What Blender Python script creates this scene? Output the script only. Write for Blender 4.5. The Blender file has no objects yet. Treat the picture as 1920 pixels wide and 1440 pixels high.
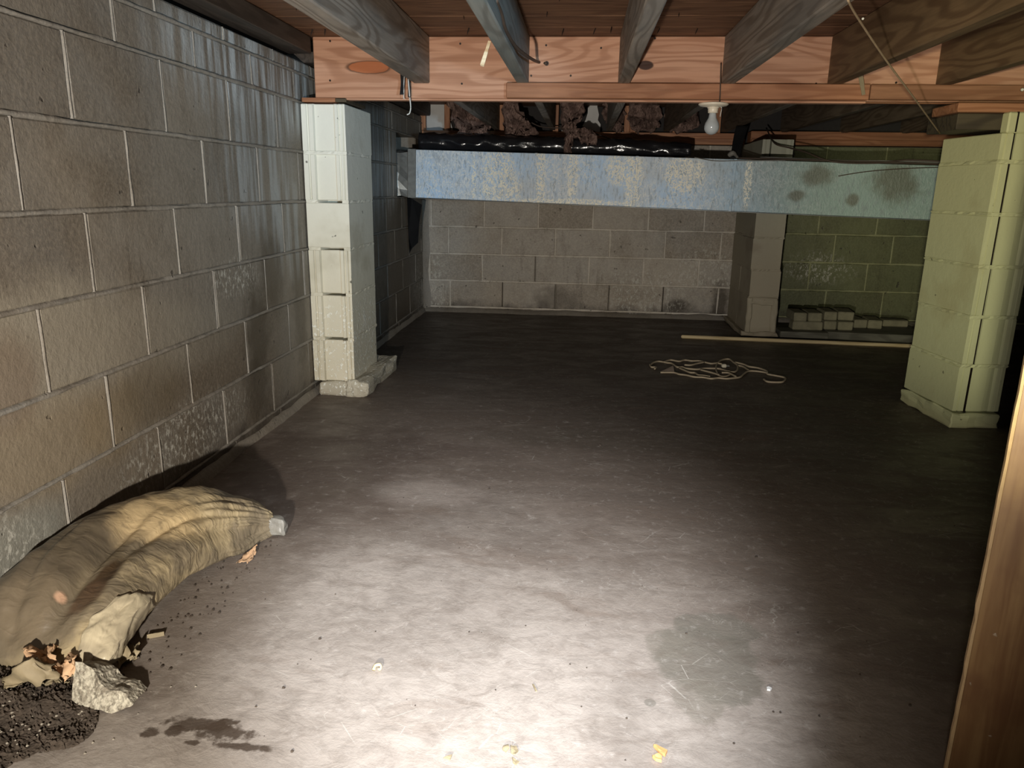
import bpy, bmesh, math, random
from mathutils import Vector, Matrix, noise
random.seed(7)
scene = bpy.context.scene
C = scene.collection

# ------------------------------------------------------------------ camera, world, lights, exposure
F, PITCH, YAW, ROLL = 1394.845, 0.257338, -0.087461, 0.0166825
CAM = Vector((1.19525, 0.0, 0.93430))
fw = Vector((math.sin(YAW)*math.cos(PITCH), math.cos(YAW)*math.cos(PITCH), -math.sin(PITCH)))
_r = Vector((math.cos(YAW), -math.sin(YAW), 0.0)); _u = _r.cross(fw)
rt = math.cos(ROLL)*_r + math.sin(ROLL)*_u
up = -math.sin(ROLL)*_r + math.cos(ROLL)*_u
cd = bpy.data.cameras.new('camera'); cam = bpy.data.objects.new('camera', cd); C.objects.link(cam)
cd.sensor_width = 36.0; cd.lens = F/1920*36.0; cd.clip_start = 0.02
cam.matrix_world = Matrix(((rt.x, up.x, -fw.x, CAM.x), (rt.y, up.y, -fw.y, CAM.y), (rt.z, up.z, -fw.z, CAM.z), (0, 0, 0, 1)))
scene.camera = cam

w = bpy.data.worlds.new('world'); scene.world = w; w.use_nodes = True
w.node_tree.nodes['Background'].inputs[0].default_value = (1.0, 0.95, 0.88, 1)
w.node_tree.nodes['Background'].inputs[1].default_value = 0.05

def spot(name, loc, target, power, size, blend, col, rad):
    l = bpy.data.lights.new(name, 'SPOT'); l.energy = power; l.spot_size = math.radians(size); l.spot_blend = blend
    l.color = col; l.shadow_soft_size = rad
    o = bpy.data.objects.new(name, l); C.objects.link(o); o.location = loc
    o.rotation_euler = (Vector(target)-Vector(loc)).to_track_quat('-Z', 'Y').to_euler()
    return o
# the hand-held torch the photograph was lit with, its bright centre on the floor, and a low unseen fill light beside it
spot('torch_beam', (1.29, -0.04, 1.00), (1.07, 1.46, 0.0), 470, 45, 1.0, (0.88, 0.925, 1.0), 0.02)
spot('low_fill', (0.97, -0.45, 0.60), (0.40, 3.2, 0.84), 330, 92, 0.95, (1.0, 0.93, 0.83), 0.025)
spot('pier_fill', (1.0, -0.5, 0.92), (2.92, 3.15, 0.92), 290, 29, 0.8, (1.0, 0.96, 0.66), 0.03)  # added fill that brightens and tints the right pier, no fixture there
# cool light from an unseen source behind the camera on to the upper left wall
spot('cool_left_spot', (2.3, -0.6, 0.98), (0.25, 3.3, 1.28), 245, 40, 1.0, (0.55, 0.80, 1.0), 0.10)
scene.view_settings.view_transform = 'Standard'
scene.view_settings.look = 'None'
scene.view_settings.exposure = 0.0
scene.view_settings.gamma = 1.0
scene.view_settings.use_curve_mapping = False

# ------------------------------------------------------------------ helpers
def P(px, py, axis, val):                     # the point of plane axis=val seen at photograph pixel (px, py)
    d = fw + rt*((px-960)/F) - up*((py-720)/F)
    a = 'xyz'.index(axis)
    return CAM + d*((val-CAM[a])/d[a])
def tag(o, label=None, cat=None, group=None, kind=None):
    if label: o['label'] = label
    if cat: o['category'] = cat
    if group: o['group'] = group
    if kind: o['kind'] = kind
    return o
def empty(name, loc=(0, 0, 0), rz=0.0):
    o = bpy.data.objects.new(name, None); C.objects.link(o); o.location = loc; o.rotation_euler = (0, 0, rz); o.empty_display_size = .05
    return o
def link(name, me, mat=None, parent=None, loc=(0, 0, 0), rot=(0, 0, 0), smooth=False):
    o = bpy.data.objects.new(name, me); C.objects.link(o)
    if mat and not me.materials: me.materials.append(mat)
    if parent: o.parent = parent
    o.location = loc; o.rotation_euler = rot
    if smooth:
        for p in me.polygons: p.use_smooth = True
    return o
def pyd(name, vs, fs):
    me = bpy.data.meshes.new(name); me.from_pydata([tuple(v) for v in vs], [], fs); me.update(); return me
def bm_mesh(name, bm):
    me = bpy.data.meshes.new(name); bmesh.ops.recalc_face_normals(bm, faces=bm.faces); bm.to_mesh(me); bm.free(); return me
def add_box(bm, lo, hi, bev=0.0):
    r = bmesh.ops.create_cube(bm, size=1.0)
    vs = r['verts']
    for v in vs:
        v.co = Vector([lo[i] + (v.co[i]+.5)*(hi[i]-lo[i]) for i in range(3)])
    if bev > 0:
        es = list({e for v in vs for e in v.link_edges})
        bmesh.ops.bevel(bm, geom=es, offset=bev, segments=1, affect='EDGES')
def box(name, lo, hi, bev=0.0):
    bm = bmesh.new(); add_box(bm, lo, hi, bev); return bm_mesh(name, bm)
def add_tube(vs, fs, pts, rad, n=6, caps=True):
    pts = [Vector(p) for p in pts]; b0 = len(vs); up0 = Vector((0, 0, 1))
    for i, p in enumerate(pts):
        t = (pts[min(i+1, len(pts)-1)] - pts[max(i-1, 0)]).normalized()
        a = t.cross(up0)
        if a.length < .05: a = t.cross(Vector((1, 0, 0)))
        a.normalize(); b = a.cross(t)
        r = rad[i] if isinstance(rad, (list, tuple)) else rad
        for k in range(n):
            q = 2*math.pi*k/n; vs.append(p + (a*math.cos(q)+b*math.sin(q))*r)
    for i in range(len(pts)-1):
        for k in range(n):
            k2 = (k+1) % n
            fs.append((b0+i*n+k, b0+i*n+k2, b0+(i+1)*n+k2, b0+(i+1)*n+k))
    if caps:
        fs.append(tuple(b0+k for k in range(n))[::-1]); e = b0+(len(pts)-1)*n; fs.append(tuple(e+k for k in range(n)))
def smooth_path(pts, k=4):
    pts = [Vector(p) for p in pts]; out = []
    for i in range(len(pts)-1):
        p0 = pts[max(i-1, 0)]; p1 = pts[i]; p2 = pts[i+1]; p3 = pts[min(i+2, len(pts)-1)]
        for j in range(k):
            t = j/k
            out.append(.5*((2*p1)+(p2-p0)*t+(2*p0-5*p1+4*p2-p3)*t*t+(3*p1-p0-3*p2+p3)*t**3))
    out.append(pts[-1]); return out
def tube(name, pts, rad, mat, parent=None, n=6, k=4):
    vs, fs = [], []; add_tube(vs, fs, smooth_path(pts, k) if k else pts, rad, n)
    return link(name, pyd(name, vs, fs), mat, parent, smooth=True)
def lathe(name, prof, mat, parent=None, loc=(0, 0, 0), n=24):
    vs, fs = [], []
    for r, z in prof:
        for k in range(n): vs.append((r*math.cos(2*math.pi*k/n), r*math.sin(2*math.pi*k/n), z))
    for i in range(len(prof)-1):
        for k in range(n):
            k2 = (k+1) % n; fs.append((i*n+k, i*n+k2, (i+1)*n+k2, (i+1)*n+k))
    fs.append(tuple(range(n))[::-1]); fs.append(tuple((len(prof)-1)*n+k for k in range(n)))
    return link(name, pyd(name, vs, fs), mat, parent, loc, smooth=True)
def nz(x, y, z, s=1.0): return noise.noise(Vector((x*s, y*s, z*s)))
def sheet(name, outline_fn, nu, nv, thick, mat, parent=None, smooth=True):   # thin crumpled sheet with real thickness
    vs, fs = [], []
    for side in (0, 1):
        for i in range(nu+1):
            for j in range(nv+1):
                p, n_ = outline_fn(i/nu, j/nv)
                vs.append(Vector(p) + Vector(n_)*(thick*(.5-side)))
    o = (nu+1)*(nv+1); g = lambda i, j: i*(nv+1)+j
    for i in range(nu):
        for j in range(nv):
            fs.append((g(i, j), g(i+1, j), g(i+1, j+1), g(i, j+1)))
            fs.append((o+g(i, j+1), o+g(i+1, j+1), o+g(i+1, j), o+g(i, j)))
    for i in range(nu):
        fs.append((g(i, 0), o+g(i, 0), o+g(i+1, 0), g(i+1, 0))); fs.append((g(i+1, nv), o+g(i+1, nv), o+g(i, nv), g(i, nv)))
    for j in range(nv):
        fs.append((g(0, j+1), o+g(0, j+1), o+g(0, j), g(0, j))); fs.append((g(nu, j), o+g(nu, j), o+g(nu, j+1), g(nu, j+1)))
    return link(name, pyd(name, vs, fs), mat, parent, smooth=smooth)

# ------------------------------------------------------------------ materials
class Mat:
    def __init__(s, name):
        s.m = bpy.data.materials.new(name); s.m.use_nodes = True; s.t = s.m.node_tree
        s.bsdf = s.t.nodes['Principled BSDF']; s._pos = None; s._obj = None
    def node(s, ty, **kw):
        n = s.t.nodes.new(ty)
        for k, v in kw.items(): setattr(n, k, v)
        return n
    def put(s, sock, v):
        if isinstance(v, bpy.types.NodeSocket): s.t.links.new(v, sock)
        elif isinstance(v, (tuple, list)) and len(v) == 3 and sock.type == 'RGBA': sock.default_value = (*v, 1)
        else: sock.default_value = v
    def pos(s):
        if not s._pos: s._pos = s.node('ShaderNodeNewGeometry').outputs['Position']
        return s._pos
    def obj(s):
        if not s._obj:
            oc = s.node('ShaderNodeTexCoord').outputs['Object']; rn = s.rnd()
            s._obj = s.vec('ADD', oc, s.vec('SCALE', (17.0, 31.0, 23.0), rn))
        return s._obj
    def rnd(s): return s.node('ShaderNodeObjectInfo').outputs['Random']
    def vec(s, op, a, b):
        n = s.node('ShaderNodeVectorMath', operation=op); s.put(n.inputs[0], a)
        if op == 'SCALE': s.put(n.inputs['Scale'], b)
        else: s.put(n.inputs[1], b)
        return n.outputs['Value'] if op in ('LENGTH', 'DISTANCE', 'DOT_PRODUCT') else n.outputs[0]
    def noise(s, v, scale, detail=4, rough=.55, dist=0.0):
        n = s.node('ShaderNodeTexNoise'); s.put(n.inputs['Vector'], v)
        for k, q in (('Scale', scale), ('Detail', detail), ('Roughness', rough), ('Distortion', dist)): s.put(n.inputs[k], q)
        return n.outputs['Fac']
    def voro(s, v, scale, feat='F1'):
        n = s.node('ShaderNodeTexVoronoi', feature=feat); s.put(n.inputs['Vector'], v); s.put(n.inputs['Scale'], scale); return n.outputs['Distance']
    def math(s, op, a, b=0.0):
        n = s.node('ShaderNodeMath', operation=op); s.put(n.inputs[0], a); s.put(n.inputs[1], b); return n.outputs[0]
    def mapr(s, v, a, b, c=0.0, d=1.0):
        n = s.node('ShaderNodeMapRange', interpolation_type='SMOOTHSTEP'); s.put(n.inputs[0], v)
        for i, q in enumerate((a, b, c, d)): s.put(n.inputs[i+1], q)
        return n.outputs[0]
    def mix(s, f, a, b, mode='MIX'):
        n = s.node('ShaderNodeMix', data_type='RGBA', blend_type=mode); s.put(n.inputs[0], f); s.put(n.inputs[6], a); s.put(n.inputs[7], b); return n.outputs[2]
    def sep(s, v):
        n = s.node('ShaderNodeSeparateXYZ'); s.put(n.inputs[0], v); return n.outputs
    def blob(s, c, r, warp=.5, scale=6.0, edge=.25, inner=1.0):   # a stain: soft-edged warped ellipsoid at a place in the room
        d = s.vec('SUBTRACT', s.pos(), tuple(c)); d = s.vec('DIVIDE', d, tuple(r)); l = s.vec('LENGTH', d, (0, 0, 0))
        n = s.noise(s.pos(), scale, 5, .6); l = s.math('ADD', l, s.math('MULTIPLY', s.math('SUBTRACT', n, .5), warp*2))
        return s.mapr(l, inner+edge, inner-edge, 0, 1)
    def bump(s, h, strength=.3, dist=.01, normal=None):
        n = s.node('ShaderNodeBump'); s.put(n.inputs['Height'], h); n.inputs['Strength'].default_value = strength; n.inputs['Distance'].default_value = dist
        if normal: s.t.links.new(normal, n.inputs['Normal'])
        return n.outputs[0]
    def out(s, col, rough=.7, normal=None, metal=0.0, spec=.4, **kw):
        b = s.bsdf; s.put(b.inputs['Base Color'], col); s.put(b.inputs['Roughness'], rough); s.put(b.inputs['Metallic'], metal)
        s.put(b.inputs['Specular IOR Level'], spec)
        if normal: s.t.links.new(normal, b.inputs['Normal'])
        for k, v in kw.items(): s.put(b.inputs[k], v)
        return s.m

def block_material(name, base_a, base_b, stain, kind):
    m = Mat(name); p = m.pos()
    r1 = m.rnd(); r2 = m.math('FRACT', m.math('MULTIPLY', r1, 37.7))
    col = m.mix(r1, base_a, base_b)
    col = m.mix(m.math('MULTIPLY', r2, .35), col, tuple(c*k for c, k in zip(base_b, (.92, 1.0, 1.12))))
    r3 = m.math('FRACT', m.math('MULTIPLY', r1, 91.3)); col = m.mix(m.mapr(r3, .55, 1.0, 0, .75 if kind == 'wall' else .0), col, stain)
    big = m.noise(p, 1.1, 3, .5); col = m.mix(m.math('MULTIPLY', m.mapr(big, .45, .62), .45), col, tuple(c*k for c, k in zip(base_b, (.82, .92, 1.08))))
    n1 = m.noise(p, 2.3, 5, .6); n2 = m.noise(p, 9, 5, .65)
    col = m.mix(m.math('MULTIPLY', m.mapr(n1, .47, .70), .55), col, stain)
    col = m.mix(m.math('MULTIPLY', m.mapr(n2, .42, .75), .30), col, tuple(c*.55 for c in stain))
    sx = m.vec('MULTIPLY', p, (9.0, 9.0, 1.1)); st = m.noise(sx, 2.0, 4, .6)
    col = m.mix(m.math('MULTIPLY', m.mapr(st, .58, .76), .5), col, tuple(c*.42 for c in stain))
    fine = m.noise(p, 95, 3, .7)
    col = m.mix(m.math('MULTIPLY', m.mapr(fine, .35, .7), .35), col, tuple(min(1, c*1.35) for c in base_a))
    pit = m.mapr(m.noise(p, 26, 2, .5), .70, .76)
    col = m.mix(m.math('MULTIPLY', pit, .7), col, (.05, .042, .035))
    z = m.sep(p)[2]
    if kind == 'wall':
        # dark damp foot of the wall, salts and the mould stains where the photograph has them
        tide = m.mapr(m.math('ADD', z, m.math('MULTIPLY', m.math('SUBTRACT', n2, .5), .22)), .11, .0)
        col = m.mix(m.math('MULTIPLY', tide, .85), col, (.045, .035, .028))
        for c, r, k in (((0, 2.83, .62), (.2, .10, .17), .6), ((0, 2.66, .40), (.2, .10, .16), .7), ((0, 3.10, .45), (.2, .07, .30), .55), ((0, 2.62, .20), (.2, .10, .12), .6),
                        ((2.26, 5.68, .10), (.06, .2, .16), .85), ((1.95, 5.68, .10), (.09, .2, .05), .9), ((1.02, 5.68, .12), (.16, .2, .08), .5), ((.02, 4.9, .35), (.1, .5, .6), .5)):
            col = m.mix(m.math('MULTIPLY', m.blob(c, r, .8, 14, .5), k), col, (.05, .037, .022))
        for c, r, k, cc in (((0, 1.55, .56), (.2, .30, .16), .7, (.30, .265, .205)), ((0, 1.95, .50), (.2, .26, .12), .5, (.27, .235, .18)), ((0, 1.50, .34), (.2, .24, .11), .7, (.24, .19, .125)), ((0, 1.75, .33), (.2, .12, .10), .5, (.22, .165, .095)), ((0, 1.95, .36), (.2, .16, .10), .6, (.13, .10, .06)), ((0, 1.36, .13), (.2, .16, .11), .6, (.27, .27, .23)), ((0, 1.42, .52), (.2, .10, .10), .5, (.15, .10, .065)), ((0, 2.20, .47), (.2, .3, .1), .35, (.25, .225, .18))):
            col = m.mix(m.math('MULTIPLY', m.blob(c, r, .5, 7, .4), k), col, cc)
        for c, r in (((0, 2.14, .17), (.2, .34, .09)), ((0, 2.52, .62), (.2, .16, .06)), ((0, 1.32, .12), (.2, .12, .12)), ((1.70, 5.68, .17), (.30, .2, .14)), ((2.12, 5.68, .40), (.22, .2, .14)), ((1.95, 5.68, .30), (.55, .2, .06)),
                     ((2.95, 5.68, .40), (.22, .2, .10)), ((.07, 5.6, .2), (.12, .3, .28))):
            eff = m.math('MULTIPLY', m.blob(c, r, .5, 5, .5), m.mapr(m.noise(m.vec('MULTIPLY', p, (1, 1, .6)), 64, 4, .75), .50, .62))
            col = m.mix(m.math('MULTIPLY', eff, .7), col, (.56, .54, .47))
        sheen_streaks = m.mapr(m.noise(m.vec('MULTIPLY', p, (14, 14, 1.0)), 1.6, 4, .6), .40, .62)  # streaky mask: bluish sheen on the upper left wall painted into the colour
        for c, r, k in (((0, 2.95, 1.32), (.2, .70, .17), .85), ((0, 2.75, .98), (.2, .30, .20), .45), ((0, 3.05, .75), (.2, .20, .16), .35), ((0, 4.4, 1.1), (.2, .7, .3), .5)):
            col = m.mix(m.math('MULTIPLY', m.math('MULTIPLY', m.blob(c, r, .4, 5, .5), sheen_streaks), k), col, (.50, .54, .55))
    h = m.math('ADD', m.math('MULTIPLY', fine, .45), m.math('MULTIPLY', m.noise(p, 30, 4, .6), 1.0))
    h = m.math('SUBTRACT', h, m.math('MULTIPLY', pit, .8))
    nrm = m.bump(h, .6, .005)
    return m.out(col, .52 if kind == 'wall' else .6, nrm, spec=.35)
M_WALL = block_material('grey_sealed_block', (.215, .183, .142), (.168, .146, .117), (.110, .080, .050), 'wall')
M_WALL_B = block_material('warm_grey_back_block', (.44, .385, .31), (.345, .305, .25), (.21, .165, .11), 'wall')
M_WALL_G = block_material('green_cast_block', (.16, .165, .085), (.135, .14, .07), (.10, .095, .05), 'wall')  # greenish lens cast on the right side put into these block colours
M_MORTAR = block_material('grey_mortar', (.245, .215, .175), (.245, .215, .175), (.14, .11, .075), 'mortar')
M_MORTAR_G = block_material('green_cast_mortar', (.31, .31, .17), (.31, .31, .17), (.2, .19, .10), 'mortar')  # same greenish cast put into the joint colour

M_MORTAR_B = block_material('pale_back_wall_mortar', (.60, .54, .45), (.60, .54, .45), (.38, .32, .24), 'mortar')
def pier_material(name, a, b, salt, dirt):
    m = Mat(name); p = m.pos()
    n1 = m.noise(p, 3.0, 4, .6); n2 = m.noise(p, 60, 3, .7); z = m.sep(p)[2]
    col = m.mix(m.mapr(z, .35, 1.3), b, a)
    col = m.mix(m.math('MULTIPLY', m.mapr(n1, .52, .72), .45), col, dirt)
    pit = m.mapr(m.noise(p, 34, 2, .5), .74, .78)
    col = m.mix(m.math('MULTIPLY', pit, .8), col, (.06, .055, .04))
    h = m.math('ADD', m.math('MULTIPLY', n2, .5), m.math('MULTIPLY', m.noise(p, 22, 3), .8))
    if salt:
        lumps = m.math('MULTIPLY', m.mapr(m.noise(p, 75, 2, .5), .56, .66), m.mapr(m.math('ADD', z, m.math('MULTIPLY', n1, .25)), .60, .42))
        col = m.mix(m.math('MULTIPLY', lumps, .7), col, (.86, .86, .78)); h = m.math('ADD', h, m.math('MULTIPLY', lumps, 1.6))
    foot = m.mapr(m.math('ADD', z, m.math('MULTIPLY', n1, .1)), .12, .04)
    col = m.mix(m.math('MULTIPLY', foot, .5), col, dirt)
    return m.out(col, .62, m.bump(h, .4, .004), spec=.3)
M_PIERW = pier_material('white_painted_block', (.76, .77, .70), (.62, .565, .435), True, (.36, .31, .20))
M_PIERG = pier_material('green_cast_pier_block', (.55, .53, .30), (.50, .51, .31), False, (.38, .34, .18))  # greenish lens cast put into the right pier's base colour
M_PILAS = pier_material('dusty_beige_block', (.38, .38, .30), (.34, .30, .22), False, (.16, .12, .08))

def wood_material(name, light, dark, ring=34, knots=(), dirt=None, rough=.6, dirt_amt=.5):
    m = Mat(name); c = m.obj()
    q = m.vec('MULTIPLY', c, (.55, 4.2, 4.2)); f = m.noise(q, 1.6, 2, .45, .25)
    rg = m.math('ADD', m.math('MULTIPLY', m.math('SINE', m.math('MULTIPLY', f, ring*2.6)), .5), .5)
    rg = m.mapr(rg, .35, 1.0)
    fib = m.noise(m.vec('MULTIPLY', c, (3.0, 90, 90)), 1.4, 3, .6)
    col = m.mix(m.math('MULTIPLY', rg, .75), light, dark)
    col = m.mix(m.math('MULTIPLY', m.mapr(fib, .4, .7), .3), col, tuple(v*.7 for v in dark))
    if dirt:
        d = m.noise(m.vec('MULTIPLY', c, (1.5, 6, 6)), 1.8, 4, .6)
        col = m.mix(m.math('MULTIPLY', m.mapr(d, .42, .66), dirt_amt), col, dirt)
    for kc, kr, kcol in knots:
        k = m.blob(kc, kr, .22, 9, .06); rim = m.blob(kc, tuple(v*1.12 for v in kr), .22, 9, .12)
        col = m.mix(m.math('MULTIPLY', rim, .9), col, (.06, .025, .012)); col = m.mix(k, col, m.mix(m.math('MULTIPLY', rg, .3), kcol, tuple(v*.6 for v in kcol)))
    h = m.math('ADD', fib, m.math('MULTIPLY', rg, -.6))
    return m.out(col, rough, m.bump(h, .25, .002), spec=.3)
M_GIRD = wood_material('orange_fir_beam', (.52, .285, .18), (.34, .16, .09),
    knots=(((.30, 3.2, 1.405), (.085, .12, .023), (.42, .14, .055)), ((1.425, 3.2, 1.415), (.028, .1, .016), (.05, .02, .012)), ((.30, 3.2, 1.405), (.001, .001, .001), (.4, .1, .05))), dirt=(.42, .20, .11), dirt_amt=.35)
M_LEDG = wood_material('orange_ledger_strip', (.38, .175, .09), (.27, .11, .052), dirt=(.20, .09, .045))
M_LEDG2 = wood_material('shaded_ledger_strip', (.31, .15, .08), (.21, .09, .045), dirt=(.16, .075, .038))  # darker copy of the ledger wood, shade by the right pier put into colour
M_SUB = wood_material('warm_subfloor_board', (.20, .105, .058), (.115, .055, .03), dirt=(.06, .03, .018))
M_JOIST = wood_material('weathered_grey_joist', (.30, .255, .21), (.155, .12, .09), dirt=(.13, .125, .115), dirt_amt=.6)
M_JOISTT = wood_material('blue_grey_weathered_joist', (.25, .26, .24), (.15, .15, .135), dirt=(.16, .20, .20), dirt_amt=.6)
M_JOISTB = wood_material('brown_joist', (.185, .115, .062), (.095, .052, .027), dirt=(.08, .05, .028))
M_JOISTD = wood_material('dark_brown_joist', (.16, .12, .085), (.09, .062, .04), dirt=(.07, .05, .035))
M_RIM = wood_material('smoky_dark_rim_joist', (.075, .062, .052), (.04, .033, .028), dirt=(.03, .027, .024))
M_STUD = wood_material('orange_stud', (.50, .245, .13), (.33, .14, .07), dirt=(.22, .11, .07))
M_DARKW = wood_material('dark_shim_wood', (.075, .058, .035), (.04, .03, .02))
M_PLANK = wood_material('grey_plank', (.16, .155, .12), (.09, .085, .065), dirt=(.06, .055, .04))
M_POLE = wood_material('pale_dowel_wood', (.62, .50, .29), (.50, .38, .20))
M_SPLIN = wood_material('fresh_split_wood', (.85, .74, .52), (.68, .52, .32))
M_PANEL = None

def simple(name, col, rough=.6, metal=0.0, nscale=40, amt=.3, bumps=.2, bscale=30, spec=.4, **kw):
    m = Mat(name); c = m.obj(); n = m.noise(c, nscale, 4, .6)
    cc = m.mix(m.math('MULTIPLY', m.mapr(n, .35, .7), amt), col, tuple(v*.45 for v in col))
    return m.out(cc, rough, m.bump(m.noise(c, bscale, 4, .6), bumps, .004), metal=metal, spec=spec, **kw)
M_NAIL = simple('dark_nail', (.03, .022, .018), .5, .6)
M_FILM = simple('black_plastic_film', (.014, .014, .016), .20, 0, 10, .2, 1.0, 16, spec=1.0)
M_CLOTH = simple('black_cloth', (.008, .008, .009), .8)
m_ = Mat('brown_fibre_insulation'); c_ = m_.pos()
f_ = m_.noise(m_.vec('MULTIPLY', c_, (3.0, 3.0, 1.0)), 30, 6, .75, 1.2); g_ = m_.noise(c_, 13, 4, .6)
cc_ = m_.mix(m_.mapr(f_, .36, .62), (.17, .10, .08), (.60, .41, .34)); cc_ = m_.mix(m_.math('MULTIPLY', m_.mapr(g_, .45, .62), .7), cc_, (.10, .062, .05))
M_INS = m_.out(cc_, .95, m_.bump(f_, 1.0, .02), spec=.1)
M_WHITEB = simple('white_board', (.62, .61, .58), .7, 0, 12, .15)
M_PORC = simple('cream_porcelain', (.78, .70, .56), .35, 0, 20, .12, .05)
M_CORD = simple('beige_cord', (.40, .33, .23), .55, 0, 30, .3)
M_PLUG = simple('cream_plug', (.62, .58, .46), .45)
M_PRONG = simple('bright_prong', (.75, .75, .72), .3, .9)
M_WIRE = simple('brown_cable', (.07, .048, .035), .6)
M_WIREG = simple('grey_cable', (.20, .19, .17), .6)
M_BRICK = simple('grey_concrete_brick', (.25, .23, .15), .85, 0, 25, .4, .5, 60)
M_PAPER = simple('torn_tan_paper', (.56, .36, .21), .8, 0, 18, .5, .5, 30, spec=.2)
M_OLIVE = simple('dirty_olive_paper', (.25, .20, .12), .7, 0, 14, .6, .5, 24)
M_SOIL = simple('dark_crumbly_soil', (.055, .040, .028), .9, 0, 30, .6, .9, 60)
M_PEBBLE = simple('pale_grit', (.30, .265, .21), .9)
M_CHIP = simple('orange_wood_chip', (.66, .34, .13), .7, 0, 30, .5)
M_STRING = simple('tan_string', (.38, .27, .16), .8)
M_WEB = simple('white_cobweb', (.75, .72, .62), .9)
M_CARD = simple('pinkish_card', (.55, .44, .36), .8)
M_TAPE = simple('white_tape_tail', (.62, .64, .62), .5)
M_CLIP = simple('grey_plastic_knot', (.20, .19, .165), .45, 0, 30, .5, .6, 30)
M_HAZE = simple('clear_plastic_scrap', (.30, .28, .27), .25, 0, 20, .2, .5, 20)

# galvanised duct: dull blue zinc with streaks and cream patches of white rust
def duct_material():
    m = Mat('rusted_galvanised_sheet'); p = m.pos(); x = m.sep(p)[0]
    st = m.noise(m.vec('MULTIPLY', p, (1, 1, .28)), 70, 4, .65); n = m.noise(p, 4, 4, .6); sp = m.noise(m.vec('MULTIPLY', p, (1, 1, .5)), 55, 3, .6, 1.2)
    col = m.mix(m.mapr(n, .35, .65), (.54, .74, .98), (.58, .67, .76))
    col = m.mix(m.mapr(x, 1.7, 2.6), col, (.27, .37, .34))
    col = m.mix(m.math('MULTIPLY', m.mapr(st, .50, .66), .5), col, (.20, .235, .25))
    wn = m.noise(m.vec('MULTIPLY', p, (1, 1, .6)), 48, 2, .5, .8); worm = m.mapr(m.math('ABSOLUTE', m.math('SUBTRACT', wn, .5)), .055, .025)
    rust = m.math('MAXIMUM', m.math('MULTIPLY', worm, .9), m.mapr(m.noise(p, 85, 3, .6, 1.0), .54, .58))
    col = m.mix(m.math('MULTIPLY', m.math('MULTIPLY', worm, m.mapr(m.noise(p, 2.6, 3, .6), .36, .60)), m.mapr(x, 2.6, 1.6, .1, .75)), col, (.86, .89, .88))
    for c, r in (((.66, 4.86, 1.06), (.10, .5, .11)), ((.68, 4.86, .93), (.13, .5, .09)), ((.93, 4.83, 1.0), (.028, .5, .3)), ((.50, 4.83, .98), (.014, .5, .16)), ((1.13, 4.8, 1.0), (.03, .5, .2)), ((1.45, 4.8, 1.06), (.12, .5, .10)), ((1.50, 4.77, .95), (.05, .5, .2)), ((1.80, 4.75, 1.03), (.12, .5, .11)), ((2.17, 4.7, 1.0), (.022, .5, .15)), ((1.10, 4.8, .855), (.40, .5, .02))):
        k = m.math('MULTIPLY', m.blob(c, r, .35, 10, .25), rust)
        col = m.mix(k, col, (1.0, .96, .80))
    for c, r in (((2.55, 4.66, 1.03), (.09, .5, .06)), ((2.98, 4.6, 1.0), (.12, .5, .1)), ((2.76, 4.6, .90), (.03, .5, .03)), ((2.45, 4.6, .92), (.05, .5, .03))):
        col = m.mix(m.math('MULTIPLY', m.blob(c, r, .8, 12, .5), .75), col, (.10, .095, .055))
    h = m.math('ADD', sp, m.math('MULTIPLY', st, .6))
    return m.out(col, .50, m.bump(h, .8, .004), metal=.0, spec=.5)
M_DUCT = duct_material()
M_DUCTP = simple('plain_galvanised_sheet', (.30, .31, .30), .4, .55, 30, .4)

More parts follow.
